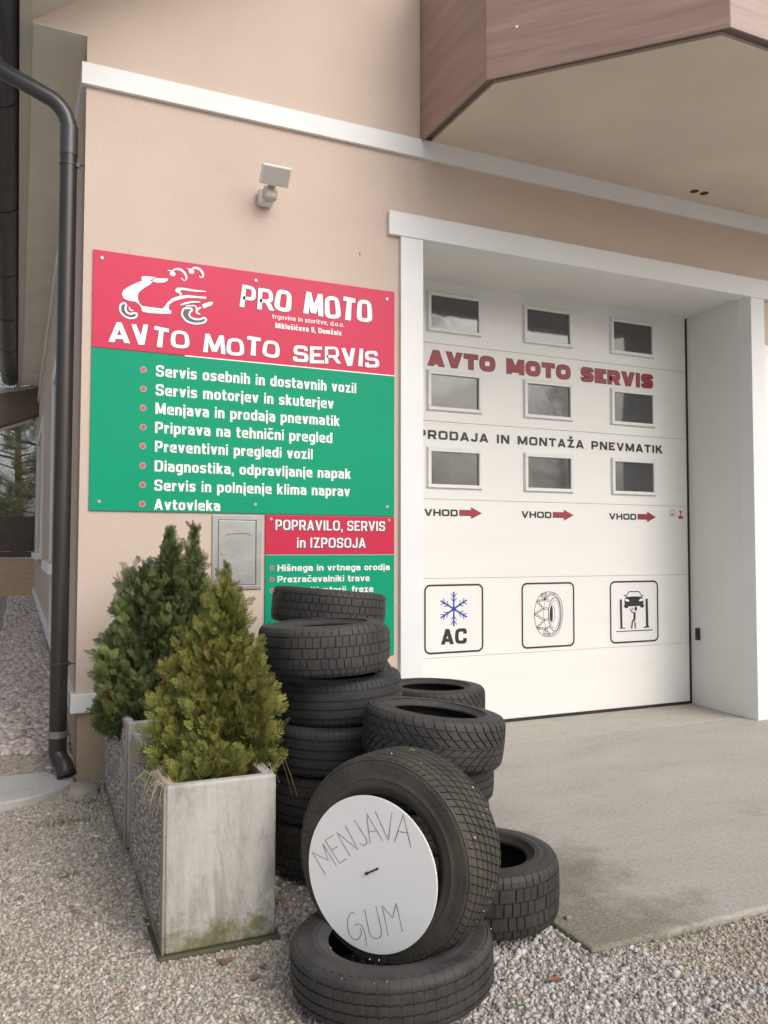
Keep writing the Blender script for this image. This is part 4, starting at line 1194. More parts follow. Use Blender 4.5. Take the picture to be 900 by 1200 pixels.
# concrete cap under the downpipe and the boulder beside it
m = MB()
out = [(-.62, 5.35), (-.55, 5.02), (-.38, 4.88), (-.15, 4.86), (.05, 4.91), (.17, 4.98), (.27, 5.07), (.325, 5.14), (.33, 5.20), (.325, 5.45), (.20, 5.60), (-.02, 5.66), (-.3, 5.66), (-.52, 5.58)]
m.prism([(x, y, .075) for x, y in out], (0, 0, .058))
sl = mesh_obj('splash_slab', m.v, m.f, M_cap, bevel=.012)
tag(sl, 'pale rounded concrete slab under the foot of the downpipe', 'slab')
v, f = icosa()
def rock(name, c, s, mat, seed, subdiv=2):
    bm = bmesh.new()
    bmesh.ops.create_icosphere(bm, subdivisions=3, radius=1)
    from mathutils import noise as mn
    for vv in bm.verts:
        p = vv.co.normalized()
        k = 1 + .22 * mn.noise(p * 1.6 + Vector((seed, 0, 0))) + .08 * mn.noise(p * 4 + Vector((0, seed, 0)))
        q = Vector([math.copysign(abs(t) ** .6, t) for t in p]) * k
        vv.co = Vector((q.x * s[0], q.y * s[1], q.z * s[2]))
    me = bpy.data.meshes.new(name); bm.to_mesh(me); bm.free()
    me.materials.append(mat)
    me.polygons.foreach_set('use_smooth', [True] * len(me.polygons))
    o = bpy.data.objects.new(name, me); COL.objects.link(o); o.location = c
    return o
tag(rock('boulder', (.372, 5.055, .085), (.085, .10, .05), M_boulder, 4.2), 'mossy pale boulder between the splash slab and the rear planter', 'stone')
# ------------------------------------------------------------ planters
def planter(label, x0, x1, y0, y1, z0, z1, base=True):
    T = thing('planter', label, 'planter', (x0, y0, z0), 'concrete planters in front of the wall')
    w = .045
    m = MB()
    m.box(x0 + .010, x1 - .010, y0 + w, y0 + w + .001, z0, z0 + .001)
    m = MB()
    # four walls and a floor, butted
    m.box(x0 + .010, x1, y0, y0 + w, z0, z1)
    part('end_wall', m, M_plant_c, T, bevel=.011, seg=3)
    part('end_wall', MB().box(x0 + .010, x1, y1 - w, y1, z0, z1), M_plant_c, T, bevel=.007, seg=3)
    part('side_wall', MB().box(x0 + .010, x0 + w, y0 + w, y1 - w, z0, z1 - .003), M_plant_c, T, bevel=.005)
    part('side_wall', MB().box(x1 - w, x1, y0 + w, y1 - w, z0, z1 - .003), M_plant_c, T, bevel=.005)
    # long side: smooth frame around a recessed exposed aggregate field
    m = MB()
    t = .050
    m.box(x0, x0 + .0098, y0 + .002, y1 - .002, z0, z0 + .06)
    m.box(x0, x0 + .0098, y0 + .002, y1 - .002, z1 - .022, z1 - .002)
    m.box(x0, x0 + .0098, y0 + .002, y0 + t, z0 + .06, z1 - .022)
    m.box(x0, x0 + .0098, y1 - t, y1 - .002, z0 + .06, z1 - .022)
    part('side_frame', m, M_plant_rib, T, bevel=.004)
    part('aggregate_panel', MB().box(x0 + .004, x0 + .0098, y0 + t, y1 - t, z0 + .06, z1 - .022), M_plant_a, T)
    nn = 5200
    Pp = np.stack([np.full(nn, x0 + .0045), RG.uniform(y0 + t, y1 - t, nn), RG.uniform(z0 + .06, z1 - .022, nn)], -1)
    st = stones('aggregate', Pp, RG.uniform(.0028, .0062, nn), M_agg, 1.0, T, lift=0.0)
    st['kind'] = 'stuff'
    part('soil', MB().box(x0 + .0465, x1 - .0465, y0 + .0465, y1 - .0465, z0 + .3, z1 - .05), M_soil, T)
    if base:
        part('base_slab', MB().box(x0 - .014, x1 + .018, y0 - .014, y1 + .01, z0 - .05, z0 - .001), M_mossy, T, bevel=.006)
    return T
M_agg = attr_mat('aggregate_stone', [(0.0, (0.15, 0.13, 0.12)), (0.4, (0.36, 0.31, 0.28)), (0.7, (0.54, 0.50, 0.47)), (1.0, (0.72, 0.70, 0.67))], 0.85, var=0.3)
planter('front concrete planter with streaked end face and moss along its foot', .512, .945, 3.133, 4.10, -.004, .612)
planter('rear concrete planter against the building, behind the front one', .492, .925, 4.125, 5.14, .06, .655, base=False)

# ------------------------------------------------------------ conifers
def spray_template(r, L=1.0, nb=9, spread=42, wid=.042, sub=True):
    """flat fern-like spray in its x (side) / y (length) plane; returns tris V,(n,3) and tip value"""
    V, F, T = [], [], []
    def leaf(p, d, l, w, tip0, tip1, droop=0.0):
        n = len(V)
        s = Vector((-d.y, d.x, 0)) * w / 2
        zz = r.uniform(-.02, .02)
        q = p + d * l * .45; e = p + d * l
        V.extend([p - s * .55, p + s * .55, q + s + Vector((0, 0, zz)), q - s + Vector((0, 0, zz)), e + Vector((0, 0, zz * 1.5 - droop))])
        F.extend([(n, n + 1, n + 2), (n, n + 2, n + 3), (n + 3, n + 2, n + 4)])
        T.extend([tip0, tip0, (tip0 + tip1) / 2, (tip0 + tip1) / 2, tip1])
    up = Vector((0, 1, 0))
    leaf(Vector((0, 0, 0)), up, L, wid * .8, .25, .9)
    for i in range(nb):
        t = (i + .8) / (nb + .6)
        for sg in (-1, 1):
            a = math.radians(sg * (spread + r.uniform(-8, 8)))
            d = Vector((math.sin(a), math.cos(a), 0))
            l = L * (.50 * (1 - t) ** .7 + .10) * r.uniform(.8, 1.15)
            p = Vector((0, t * L, 0))
            leaf(p, d, l, wid, .2 + .4 * t, .75 + .25 * t)
            if sub and l > .22:
                for j in range(3):
                    tt = .28 + .22 * j
                    for s2 in (-1, 1):
                        a2 = a + s2 * math.radians(38)
                        d2 = Vector((math.sin(a2), math.cos(a2), 0))
                        leaf(p + d * l * tt, d2, l * (.42 - .09 * j), wid * .8, .35 + .2 * t, .8)
    return np.array([tuple(v) for v in V]), np.array(F), np.array(T)

def place_sprays(name, tmpl, P, D, S, size, base_t, mat, parent, amp=.45):
    """P positions, D length directions, S approximate plane normals"""
    n = len(P)
    D = D / np.linalg.norm(D, axis=1)[:, None]
    X = np.cross(D, S); X /= np.linalg.norm(X, axis=1)[:, None] + 1e-9
    Z = np.cross(X, D)
    idx = RG.integers(0, len(tmpl), n)
    VV, FF, TT = [], [], []
    off_ = 0
    for k, (v, f, t) in enumerate(tmpl):
        m = idx == k
        if not m.any(): continue
        bend = -0.25 * (v[:, 1] ** 2)
        vv = v.copy(); vv[:, 2] += bend * .5
        W = P[m][:, None] + size[m][:, None, None] * (vv[None, :, 0:1] * X[m][:, None] + vv[None, :, 1:2] * D[m][:, None] + vv[None, :, 2:3] * Z[m][:, None])
        VV.append(W.reshape(-1, 3))
        FF.append((f[None] + (np.arange(m.sum()) * len(v))[:, None, None]).reshape(-1, 3) + off_)
        TT.append((base_t[m][:, None] + amp * (t[None] - .5)).clip(0, 1).ravel())
        off_ += len(v) * m.sum()
    ob = np_mesh(name, np.concatenate(VV), np.concatenate(FF), np.concatenate(TT), mat, parent)
    return ob

TS = [spray_template(random.Random(s), nb=4 + s % 2, spread=38 + 3 * (s % 3), wid=.044) for s in range(6)]
TC = [spray_template(random.Random(20 + s), nb=4 + s % 2, spread=34, wid=.043) for s in range(5)]

def cone_points(n, cx, cy, z0, z1, rad, flat=1.0, lump=.18, seed=0, inner=.45, power=1.0):
    """rad(t): radius at height fraction t"""
    r = np.random.default_rng(seed)
    ph = r.uniform(0, 6.28, 8); fr = r.integers(2, 6, 8); fz = r.uniform(4, 14, 8)
    tz = r.uniform(0, 1, n * 3)
    R = np.array([rad(t) for t in tz])
    keep = r.uniform(0, 1, n * 3) < (R / R.max()) ** power + .03
    tz, R = tz[keep][:n], R[keep][:n]
    m = len(tz)
    th = r.uniform(0, 2 * math.pi, m)
    lum = np.zeros(m)
    for k in range(8): lum += np.sin(th * fr[k] + ph[k] + tz * fz[k]) / 8
    rr = R * (1 + lump * 2.2 * lum) * (inner + (1 - inner) * r.uniform(0, 1, m) ** .45)
    P = np.stack([cx + rr * np.cos(th), cy + rr * np.sin(th) * flat, z0 + tz * (z1 - z0)], -1)
    O = np.stack([np.cos(th), np.sin(th), np.zeros(m)], -1)
    dep = rr / (R + 1e-6)
    return P, O, dep, tz, lum

def crown(lobes, name, tmpl, mat, parent, size=(.055, .10), upness=(.5, 1.3), seed=1, tint=.5, amp=.5, avoid=None, dens=1.15, leaders=()):
    PP, DD, SS, SZ, BT = [], [], [], [], []
    for k, lb in enumerate(lobes):
        n, cx, cy, z0, z1, rad = lb[:6]
        kw = lb[6] if len(lb) > 6 else {}
        K = 11                                   # sprays sit in clumps along small boughs
        P0, O, dep, tz, lum = cone_points(max(6, int(n * dens / K)), cx, cy, z0, z1, rad, seed=seed * 100 + k, **kw)
        m0 = len(P0)
        D0 = O * 1.0 + RG.normal(size=(m0, 3)) * .30
        D0[:, 2] = RG.uniform(upness[0], upness[1], m0) + tz * .9
        D0 /= np.linalg.norm(D0, axis=1)[:, None]
        ct = RG.normal(size=m0) * .20
        rp = lambda A: np.repeat(A, K, axis=0)
        O, tz, lum, D0r = rp(O), rp(tz), rp(lum), rp(D0)
        m = m0 * K
        P = rp(P0) + D0r * RG.uniform(-.055, .03, m)[:, None] + RG.normal(size=(m, 3)) * .012
        D = D0r + RG.normal(size=(m, 3)) * .38
        lum = lum + rp(ct)
        # spray plane normal: roughly tangential so the fans stand on edge, jittered
        Tn = np.stack([-O[:, 1], O[:, 0], np.zeros(m)], -1) + RG.normal(size=(m, 3)) * .55
        PP.append(P); DD.append(D); SS.append(Tn)
        SZ.append(RG.uniform(size[0], size[1], m) * (1 - .35 * tz))
        BT.append((tint + .38 * lum + RG.normal(size=m) * .10).clip(0, 1))
    for (lx, ly, lz0, lz1, ln_, s0, s1) in leaders:       # leading shoots with side sprays that shorten to the tip
        t = RG.uniform(0, 1, ln_) ** .8; a = RG.uniform(0, 6.28, ln_)
        O = np.stack([np.cos(a), np.sin(a), np.zeros(ln_)], -1)
        rr_ = (1 - t) * .05 * RG.uniform(0, 1, ln_)
        PP.append(np.stack([lx + rr_ * O[:, 0], ly + rr_ * O[:, 1], lz0 + t * (lz1 - lz0)], -1))
        d = O * (1.15 - .65 * t)[:, None]; d[:, 2] = RG.uniform(.8, 1.3, ln_)
        DD.append(d); SS.append(np.stack([-O[:, 1], O[:, 0], np.zeros(ln_)], -1) + RG.normal(size=(ln_, 3)) * .8)
        SZ.append((s0 + (s1 - s0) * t) * RG.uniform(.7, 1.15, ln_))
        BT.append((tint + .12 + RG.normal(size=ln_) * .12).clip(0, 1))
    P, D, S, z, b = map(np.concatenate, (PP, DD, SS, SZ, BT))
    if avoid is not None:
        k = ~avoid(P); P, D, S, z, b = P[k], D[k], S[k], z[k], b[k]
    br = RG.uniform(size=len(b)) < .02
    b[br] = 1.1
    ob = place_sprays(name, tmpl, P, D, S, z, b, mat, parent, amp)
    return ob

def interp(tab):
    xs = [a for a, _ in tab]; ys = [b for _, b in tab]
    return lambda t: float(np.interp(t, xs, ys))

def stems(lobes, parent, seed=3, base=None):
    m = MB(); r = random.Random(seed)
    for (cx, cy, z0, z1, rad) in lobes:
        pth = [(cx + r.uniform(-.01, .01), cy + r.uniform(-.01, .01), z0 + (z1 - z0) * t) for t in (0, .25, .5, .75, 1)]
        m.tube(pth, [.016, .013, .010, .006, .002], 7)
        for i in range(22):
            t = r.uniform(.02, .85); a = r.uniform(0, 6.28); R = rad(t) * .8
            z = z0 + (z1 - z0) * t
            p0 = Vector((cx, cy, z)); p2 = p0 + Vector((math.cos(a) * R, math.sin(a) * R, R * .8))
            p1 = (p0 + p2) / 2 + Vector((0, 0, -.2 * R))
            m.tube([p0, p1, p2], [.005, .0035, .0015], 5)
    part('stem', m, M_twig, parent, smooth=True)

c1 = interp([(0, .165), (.12, .20), (.28, .205), (.42, .185), (.55, .15), (.66, .115), (.78, .075), (.90, .04), (1, .006)])
c2 = interp([(0, .17), (.4, .14), (.7, .095), (.9, .04), (1, .01)])
TH = thing('thuja', 'yellow-green conical thuja in the front planter', 'shrub', (.78, 3.6, .56))
L1 = [(4300, .810, 3.50, .56, 1.37, c1, dict(lump=.34, inner=.30)), (1500, .680, 3.50, .56, 1.16, c2, dict(lump=.4, inner=.3)),
      (150, .825, 3.50, 1.16, 1.41, interp([(0, .045), (1, .003)]), dict(inner=.1)), (420, .925, 3.42, .56, .80, interp([(0, .08), (.5, .09), (1, .02)]), dict(lump=.3)),
      (450, .70, 3.27, .575, .72, interp([(0, .13), (.5, .11), (1, .03)]), dict(flat=.7))]
crown(L1, 'foliage', TS, M_thuja, TH, size=(.035, .085), upness=(.5, 1.8), seed=1, tint=.45, amp=.65,
      leaders=[(.825, 3.50, 1.20, 1.42, 90, .075, .03)])
stems([(.82, 3.50, .52, 1.34, c1), (.71, 3.50, .52, 1.12, c2)], TH)

CY = thing('cypress', 'dark green bushy cypress with bare-tipped leaders in the rear planter', 'shrub', (.70, 4.6, .6))
d1 = interp([(0, .26), (.2, .30), (.45, .26), (.7, .165), (.88, .08), (1, .01)])
d2 = interp([(0, .2), (.4, .22), (.75, .14), (1, .02)])
L2 = [(4300, .70, 4.60, .60, 1.40, d1, dict(lump=.36, inner=.3)), (1300, .60, 4.52, .53, 1.04, d2, dict(lump=.4)),
      (1000, .90, 4.62, .62, 1.32, interp([(0, .22), (.6, .2), (1, .03)]), dict(lump=.25)),
      (300, .60, 4.55, 1.1, 1.43, interp([(0, .10), (.6, .09), (1, .02)]), {}),
      (420, .495, 4.40, .53, .82, interp([(0, .10), (.5, .10), (1, .02)]), {}),
      (420, .755, 4.6, 1.12, 1.56, interp([(0, .12), (.5, .075), (1, .004)]), dict(inner=.05)),
      (380, .900, 4.6, 1.05, 1.60, interp([(0, .13), (.5, .085), (.8, .03), (1, .003)]), dict(inner=.05))]
crown(L2, 'foliage', TC, M_cypress, CY, size=(.04, .095), upness=(.5, 1.8), seed=5, tint=.42, amp=.65,
      leaders=[(.765, 4.6, 1.10, 1.59, 230, .15, .045), (.895, 4.6, 1.05, 1.60, 150, .16, .04), (.62, 4.58, 1.0, 1.38, 130, .11, .03)])
stems([(.70, 4.60, .55, 1.4, d1), (.765, 4.6, .6, 1.60, d2), (.895, 4.6, .6, 1.64, d2), (.52, 4.52, .55, 1.0, d2)], CY, 9)

# dry grass hanging over the planter edge
m = MB()
r = random.Random(5)
for (cx, cy, cz, n) in ((.535, 3.20, .60, 26), (.53, 3.75, .60, 18), (.93, 3.22, .60, 5)):
    for i in range(n):
        a = r.uniform(0, 6.28) if cx < .9 else r.uniform(-1.2, .3); L = r.uniform(.06, .16)
        p0 = Vector((cx + r.uniform(-.02, .02), cy + r.uniform(-.06, .06), cz))
        dx_, dy_ = (-.55 + .3 * math.cos(a), .35 * math.sin(a)) if cx < .9 else (.7 * math.cos(a), .7 * math.sin(a))
        p1 = p0 + Vector((dx_ * L * .5, dy_ * L * .5, L * .35)); p2 = p0 + Vector((dx_ * L, dy_ * L, -L * r.uniform(.1, .8)))
        m.tube([p0, p1, (p1 + p2) / 2 + Vector((0, 0, .008)), p2], [.0012, .0011, .0009, .0004], 3, caps=False)
g = mesh_obj('dry_grass', m.v, m.f, M_dry); tag(g, 'wisps of dry grass hanging over the planter edges', 'grass', kind='stuff')
m = MB()
for (cx, cy, rx, ry, n) in ((.26, 4.62, .16, .05, 170), (.24, 3.98, .05, .04, 60), (1.30, 2.33, .05, .03, 50), (1.52, 2.36, .03, .03, 30), (2.02, 2.50, .04, .02, 45), (2.5, 2.51, .3, .012, 90), (.40, 4.88, .08, .05, 60), (1.95, 2.60, .02, .06, 40)):
    for i in range(n):
        x = cx + r.gauss(0, rx * .5); y = cy + r.gauss(0, ry * .5); z = gz(x, y) + .004
        a = r.uniform(0, 6.28); L = r.uniform(.008, .024)
        m.add([(x - .0016, y, z), (x + .0016, y, z), (x + math.cos(a) * L * .7, y + math.sin(a) * L * .7, z + L)], [(0, 1, 2)])
g = mesh_obj('moss', m.v, m.f, M_moss); tag(g, 'sparse moss and small weeds between the gravel stones', 'moss', kind='stuff')

# fallen leaves
def leaf(x, y, rot, s, label, col=None):
    m = MB(); n = 10; pts = []
    rr = random.Random(int(x * 1000))
    for i in range(14):
        a = i / 14 * 2 * math.pi
        k = (1 + .28 * math.cos(3 * a) + rr.uniform(-.1, .1)) * s
        pts.append((x + k * math.cos(a + rot), y + k * .75 * math.sin(a + rot), gz(x, y) + .014 + .3 * s * rr.uniform(0, 1)))
    c = (x, y, gz(x, y) + .016)
    m.add([c] + pts, [(0, i + 1, (i + 1) % 14 + 1) for i in range(14)])
    o = mesh_obj('dead_leaf', m.v, m.f, M_leafdead)
    sm = o.modifiers.new('thickness', 'SOLIDIFY'); sm.thickness = .001
    tag(o, label, 'leaf', 'fallen leaves on the gravel')
for a in ((.722, 3.02, .4, .028, 'curled brown leaf at the foot of the front planter'), (1.745, 2.425, 1.2, .024, 'brown leaf on the gravel in front of the concrete apron'),
          (.79, 2.86, 2.2, .018, 'reddish leaf on the gravel beside the lowest front tyre'), (.84, 2.93, .9, .015, 'small red leaf scrap between planter and lowest front tyre'),
          (1.04, 3.42, 2.0, .024, 'brown leaf beneath the right side of the front planter'), (.24, 3.62, .3, .016, 'small brown leaf on the gravel left of the front planter'),
          (1.06, 2.36, 1.0, .018, 'orange leaf on the gravel at the lower edge of the front tyre')):
    leaf(*a)
st_ = rock('stone', (2.06, 2.77, .006), (.013, .010, .008), M_pebble, 7.7); tag(st_, 'single white pebble on the corner of the concrete apron', 'stone')

# ------------------------------------------------------------ tyres
def profile(R, w, rb):
    hw = w / 2
    out = [(-.985, R - .090), (-1.0, R - .084), (-1.012, R - .082), (-1.012, R - .078), (-1.0, R - .076), (-1.0, R - .058), (-.993, R - .046), (-.967, R - .027), (-.89, R - .0150), (-.72, R - .0090), (-.4, R - .0072), (0, R - .0065)]
    o2 = [(-a, b) for a, b in out[:-1]][::-1]
    P = out + o2
    mid = (R - .085 + rb) / 2
    side = [(1.0, mid + .012), (.97, rb + .032), (.93, rb + .024), (.90, rb + .022), (.86, rb + .006), (.80, rb), (.74, rb + .001), (.72, rb + .010)]
    inner = [(.84, rb + .05), (.88, R - .09), (.80, R - .045), (.6, R - .026), (0, R - .021)]
    P = P + side + inner
    P = P + [(-a, b) for a, b in inner[:-1]][::-1] + [(-a, b) for a, b in side][::-1]
    return [(a * hw, b) for a, b in P]

def tread_cells(kind, r):
    """list of quads ((u,v)x4) with v in fractions of a turn"""
    C = []
    def q(u0, u1, a, b, sk0=0.0, sk1=0.0):
        C.append(((u0, a + sk0), (u1, a + sk1), (u1, b + sk1), (u0, b + sk0)))
    if kind == 'block':
        n = 58; rows = [(-1.12, -.66), (-.61, -.23), (-.19, .19), (.23, .61), (.66, 1.12)]
        for k, (a, b) in enumerate(rows):
            for i in range(n):
                o = (.5 if k % 2 else 0) + r.uniform(-.07, .07); g = .045
                q(a, b, (i + o + g) / n, (i + 1 + o - g) / n, .0015 if k < 2 else -.001, 0)
    elif kind == 'rib':
        for a, b in ((-.55, -.22), (-.15, .15), (.22, .55)):
            n = 90
            for i in range(n): q(a, b, i / n, (i + 1) / n + .00001)
        n = 74
        for a, b in ((-1.12, -.63), (.63, 1.12)):
            for i in range(n): q(a, b, (i + .05) / n, (i + .95) / n)
    elif kind == 'vee':
        n = 44
        for sg in (-1, 1):
            for i in range(n):
                us = [.05, .30, .33, .62, .65, 1.12]
                for a, b in ((.05, .30), (.33, .62), (.65, 1.12)):
                    f = lambda u: .030 * (1 - min(1, u)) ** 1.5 * 1.6
                    g0 = .10
                    q(sg * a, sg * b, (i + g0 + (.5 if sg > 0 else 0)) / n, (i + 1 - g0 + (.5 if sg > 0 else 0)) / n, f(a), f(b))
        for i in range(90): q(-.03, .03, i / 90, (i + 1) / 90 + .00001)
    elif kind == 'diag':
        n = 78; k = 7; e = np.linspace(-.98, .98, k + 1)
        for j in range(k):
            for i in range(n):
                sk = (.55 / n)
                q(e[j] + .022, e[j + 1] - .022, (i + .07 + j * .5) / n, (i + .93 + j * .5) / n, 0, sk)
        for a, b in ((-1.13, -1.0), (1.0, 1.13)):
            for i in range(n): q(a, b, (i + .1) / n, (i + .9) / n)
    elif kind == 'zigzag':
        n = 120
        e = [-.98, -.60, -.22, .18, .58, .98]
        for j in range(5):
            a, b = e[j] + .035, e[j + 1] - .035
            for i in range(n):
                z0 = .020 if i % 2 else -.020; z1 = -z0
                ea = 0 if j == 0 else 1; eb = 0 if j == 4 else 1
                gap = .06 if (i % 2 == 0) else 0.0
                C.append(((a + z0 * ea, (i + gap) / n), (b + z0 * eb, (i + gap) / n), (b + z1 * eb, (i + 1.0) / n), (a + z1 * ea, (i + 1.0) / n)))
        for a, b in ((-1.13, -1.0), (1.0, 1.13)):
            for i in range(n // 2): q(a, b, (i + .12) * 2 / n, (i + .62) * 2 / n)
    return C

_tyre_cache = {}
def tyre_meshes(R, w, rb, kind, rubber_key, seed):
    key = (R, w, rb, kind, rubber_key)
    if key in _tyre_cache: return _tyre_cache[key]
    hw = w / 2
    P = profile(R, w, rb); n = len(P); S = 96
    V = []; F = []
    for k in range(S):
        a = 2 * math.pi * k / S; ca, sa = math.cos(a), math.sin(a)
        V.extend([(rho * ca, rho * sa, t) for t, rho in P])
    for k in range(S):
        for i in range(n):
            j = (i + 1) % n; k2 = (k + 1) % S
            F.append((k * n + i, k2 * n + i, k2 * n + j, k * n + j))
    me = bpy.data.meshes.new('carcass'); me.from_pydata(V, [], F); me.materials.append(RUB[rubber_key])
    me.polygons.foreach_set('use_smooth', [True] * len(F)); me.set_sharp_from_angle(angle=math.radians(50)); me.update()
    U = [0, .5, .75, .89, .975, 1.0, 1.12]; Tt = [0, .5, .75, .89, .965, .985, 1.004]; Rh = [R, R - .001, R - .0035, R - .0095, R - .020, R - .026, R - .056]
    def surf(u, v, h):
        au = abs(u); t = float(np.interp(au, U, Tt)) * hw * (1 if u >= 0 else -1); rho = float(np.interp(au, U, Rh))
        # inward offset
        k = min(1.0, max(0.0, (au - .85) / .25))
        rho -= h * (1 - k * .6); t -= (1 if u >= 0 else -1) * h * k * .9
        a = 2 * math.pi * v
        return (rho * math.cos(a), rho * math.sin(a), t)
    V = []; F = []
    for c in tread_cells(kind, random.Random(seed)):
        us = [p[0] for p in c]
        nu = 3 if (max(us) - min(us) > .3 or max(map(abs, us)) > .85) else 1
        o = len(V)
        cu = sum(us) / 4; cv = sum(p[1] for p in c) / 4
        for h, sh in ((0.0, .975), (.0095, 1.0)):
            for iu in range(nu + 1):
                a = iu / nu
                for (p0, p1) in ((c[0], c[1]), (c[3], c[2])):
                    u = p0[0] + (p1[0] - p0[0]) * a; v = p0[1] + (p1[1] - p0[1]) * a
                    V.append(surf(cu + (u - cu) * sh, cv + (v - cv) * (sh if kind not in ('rib', 'zigzag') else 1.0), h))
        m_ = 2 * (nu + 1)
        for iu in range(nu):
            b = o + iu * 2
            F.append((b, b + 1, b + 3, b + 2))
            F.append((b, b + 2, b + 2 + m_, b + m_)); F.append((b + 1, b + 1 + m_, b + 3 + m_, b + 3))
        F.append((o, o + m_, o + 1 + m_, o + 1)); e_ = o + nu * 2
        F.append((e_, e_ + 1, e_ + 1 + m_, e_ + m_))
    mt = bpy.data.meshes.new('tread'); mt.from_pydata(V, [], F); mt.materials.append(RUB[rubber_key]); mt.update()
    _tyre_cache[key] = (me, mt)
    return me, mt

TYG = 'old tyres stacked in front of the garage'
def tyre(label, c, R, w, n=(0, 0, 1), kind='block', rub='plain', rb=None, rot=0.0, group=TYG):
    rb = rb or R * .60
    me, mt = tyre_meshes(R, w, rb, kind, rub, int(R * 1000))
    n = Vector(n).normalized()
    q = n.to_track_quat('Z', 'Y').to_matrix() @ Matrix.Rotation(rot, 3, 'Z')
    root = bpy.data.objects.new('tyre', None); COL.objects.link(root)
    root.empty_display_size = .1
    root.matrix_world = Matrix.Translation(Vector(c)) @ q.to_4x4()
    root['label'] = label; root['category'] = 'tyre'; root['group'] = group
    for nm, m_ in (('carcass', me), ('tread', mt)):
        o = bpy.data.objects.new(nm, m_); COL.objects.link(o); o.parent = root
    return root

TA = tyre('large tyre lying flat in front, carrying the upright tyre', (1.198, 2.600, .104), .347, .168, (-.04, .03, 1), 'zigzag', 'grey', .215, .3)
nB = (-.8185, -.5718, .056)
TB = tyre('upright tyre facing left with the white hand-lettered disc', (1.264, 2.691, .414), .356, .259, nB, 'diag', 'brown', .215, .1)
tyre('low wide block-tread tyre lying at the edge of the concrete apron', (1.77, 2.947, .143), .307, .242, (0, 0, 1), 'block', 'plain', .175, .2)
tyre('tilted directional-tread tyre on top of the middle stack, behind the upright one', (1.615, 3.09, .722), .300, .205, (.12, -.02, 1), 'vee', 'grey', .178, .4)
tyre('tyre second from the top of the middle stack', (1.63, 3.18, .530), .288, .185, (0, 0, 1), 'rib', 'blue', .175, .9)
tyre('tyre at the foot of the middle stack, resting on the block-tread tyre', (1.62, 3.20, .352), .288, .165, (0, 0, 1), 'rib', 'plain', .175, .5)
tyre('block-tread tyre on top of the tall front stack', (1.327, 3.66, 1.035), .304, .225, (-.03, .02, 1), 'block', 'grey', .185, .7)
tyre('second tyre from the top of the tall front stack, with circular ribs', (1.430, 3.743, .795), .316, .205, (-.04, 0, 1), 'rib', 'blue', .19, .1)
tyre('third tyre from the top of the tall front stack', (1.405, 3.70, .583), .318, .212, (0, 0, 1), 'rib', 'blue', .19, .6)
tyre('fourth tyre from the top of the tall front stack', (1.415, 3.73, .360), .318, .226, (0, 0, 1), 'rib', 'plain', .19, 1.1)
tyre('lowest tyre of the tall front stack, beside the planter', (1.43, 3.739, .125), .320, .236, (0, 0, 1), 'block', 'plain', .19, .3)
tyre('tilted tyre on top of the rear stack, before the smaller sign', (1.638, 4.426, 1.158), .328, .200, (.10, .02, 1), 'block', 'plain', .19, .2)
for k, (z, lab) in enumerate(((.95, 'second tyre from the top of the rear stack under the smaller sign'), (.74, 'middle tyre of the rear stack, mostly hidden by the front stack'), (.53, 'fourth tyre from the top of the rear stack, hidden by the front stack'), (.32, 'fifth tyre from the top of the rear stack, hidden by the front stack'), (.11, 'lowest tyre of the rear stack by the wall'))):
    tyre(lab, (1.665 + .01 * (k % 2), 4.43, z + .002), .330, .206, (0, 0, 1), 'rib', 'blue', .19, k * .4)
tyre('top tyre of the short stack nearest the garage door', (2.335, 4.475, .561), .320, .205, (.02, 0, 1), 'vee', 'plain', .195, .3)
tyre('middle tyre of the short stack nearest the garage door', (2.33, 4.47, .345), .318, .222, (0, 0, 1), 'rib', 'plain', .19, .3)
tyre('lowest tyre of the short stack nearest the garage door', (2.34, 4.47, .117), .318, .230, (0, 0, 1), 'rib', 'blue', .19, .8)

# grit caught in the treads of the front tyres
gp = []
n_ = Vector(nB).normalized(); ax = n_.cross(Vector((0, 0, 1))).normalized(); bx = n_.cross(ax)
for i in range(46):
    a = RG.uniform(0, 6.28); t = RG.uniform(-.08, .08)
    p = Vector((1.264, 2.691, .414)) + n_ * t + (ax * math.cos(a) + bx * math.sin(a)) * .3545
    gp.append(tuple(p))
for i in range(40):
    a = RG.uniform(3.4, 6.0); z = RG.uniform(.06, .19)
    gp.append((1.20 + .345 * math.cos(a), 2.61 + .345 * math.sin(a), z))
for i in range(8):
    a = RG.uniform(0, 6.28); gp.append((1.20 + .28 * math.cos(a), 2.61 + .28 * math.sin(a), .219))
gp = np.array(gp)
go = stones('grit', gp, RG.uniform(.0014, .0036, len(gp)), M_pebble, 1.0, lift=0)
tag(go, 'specks of white grit stuck in the treads of the front tyres', 'grit', kind='stuff')

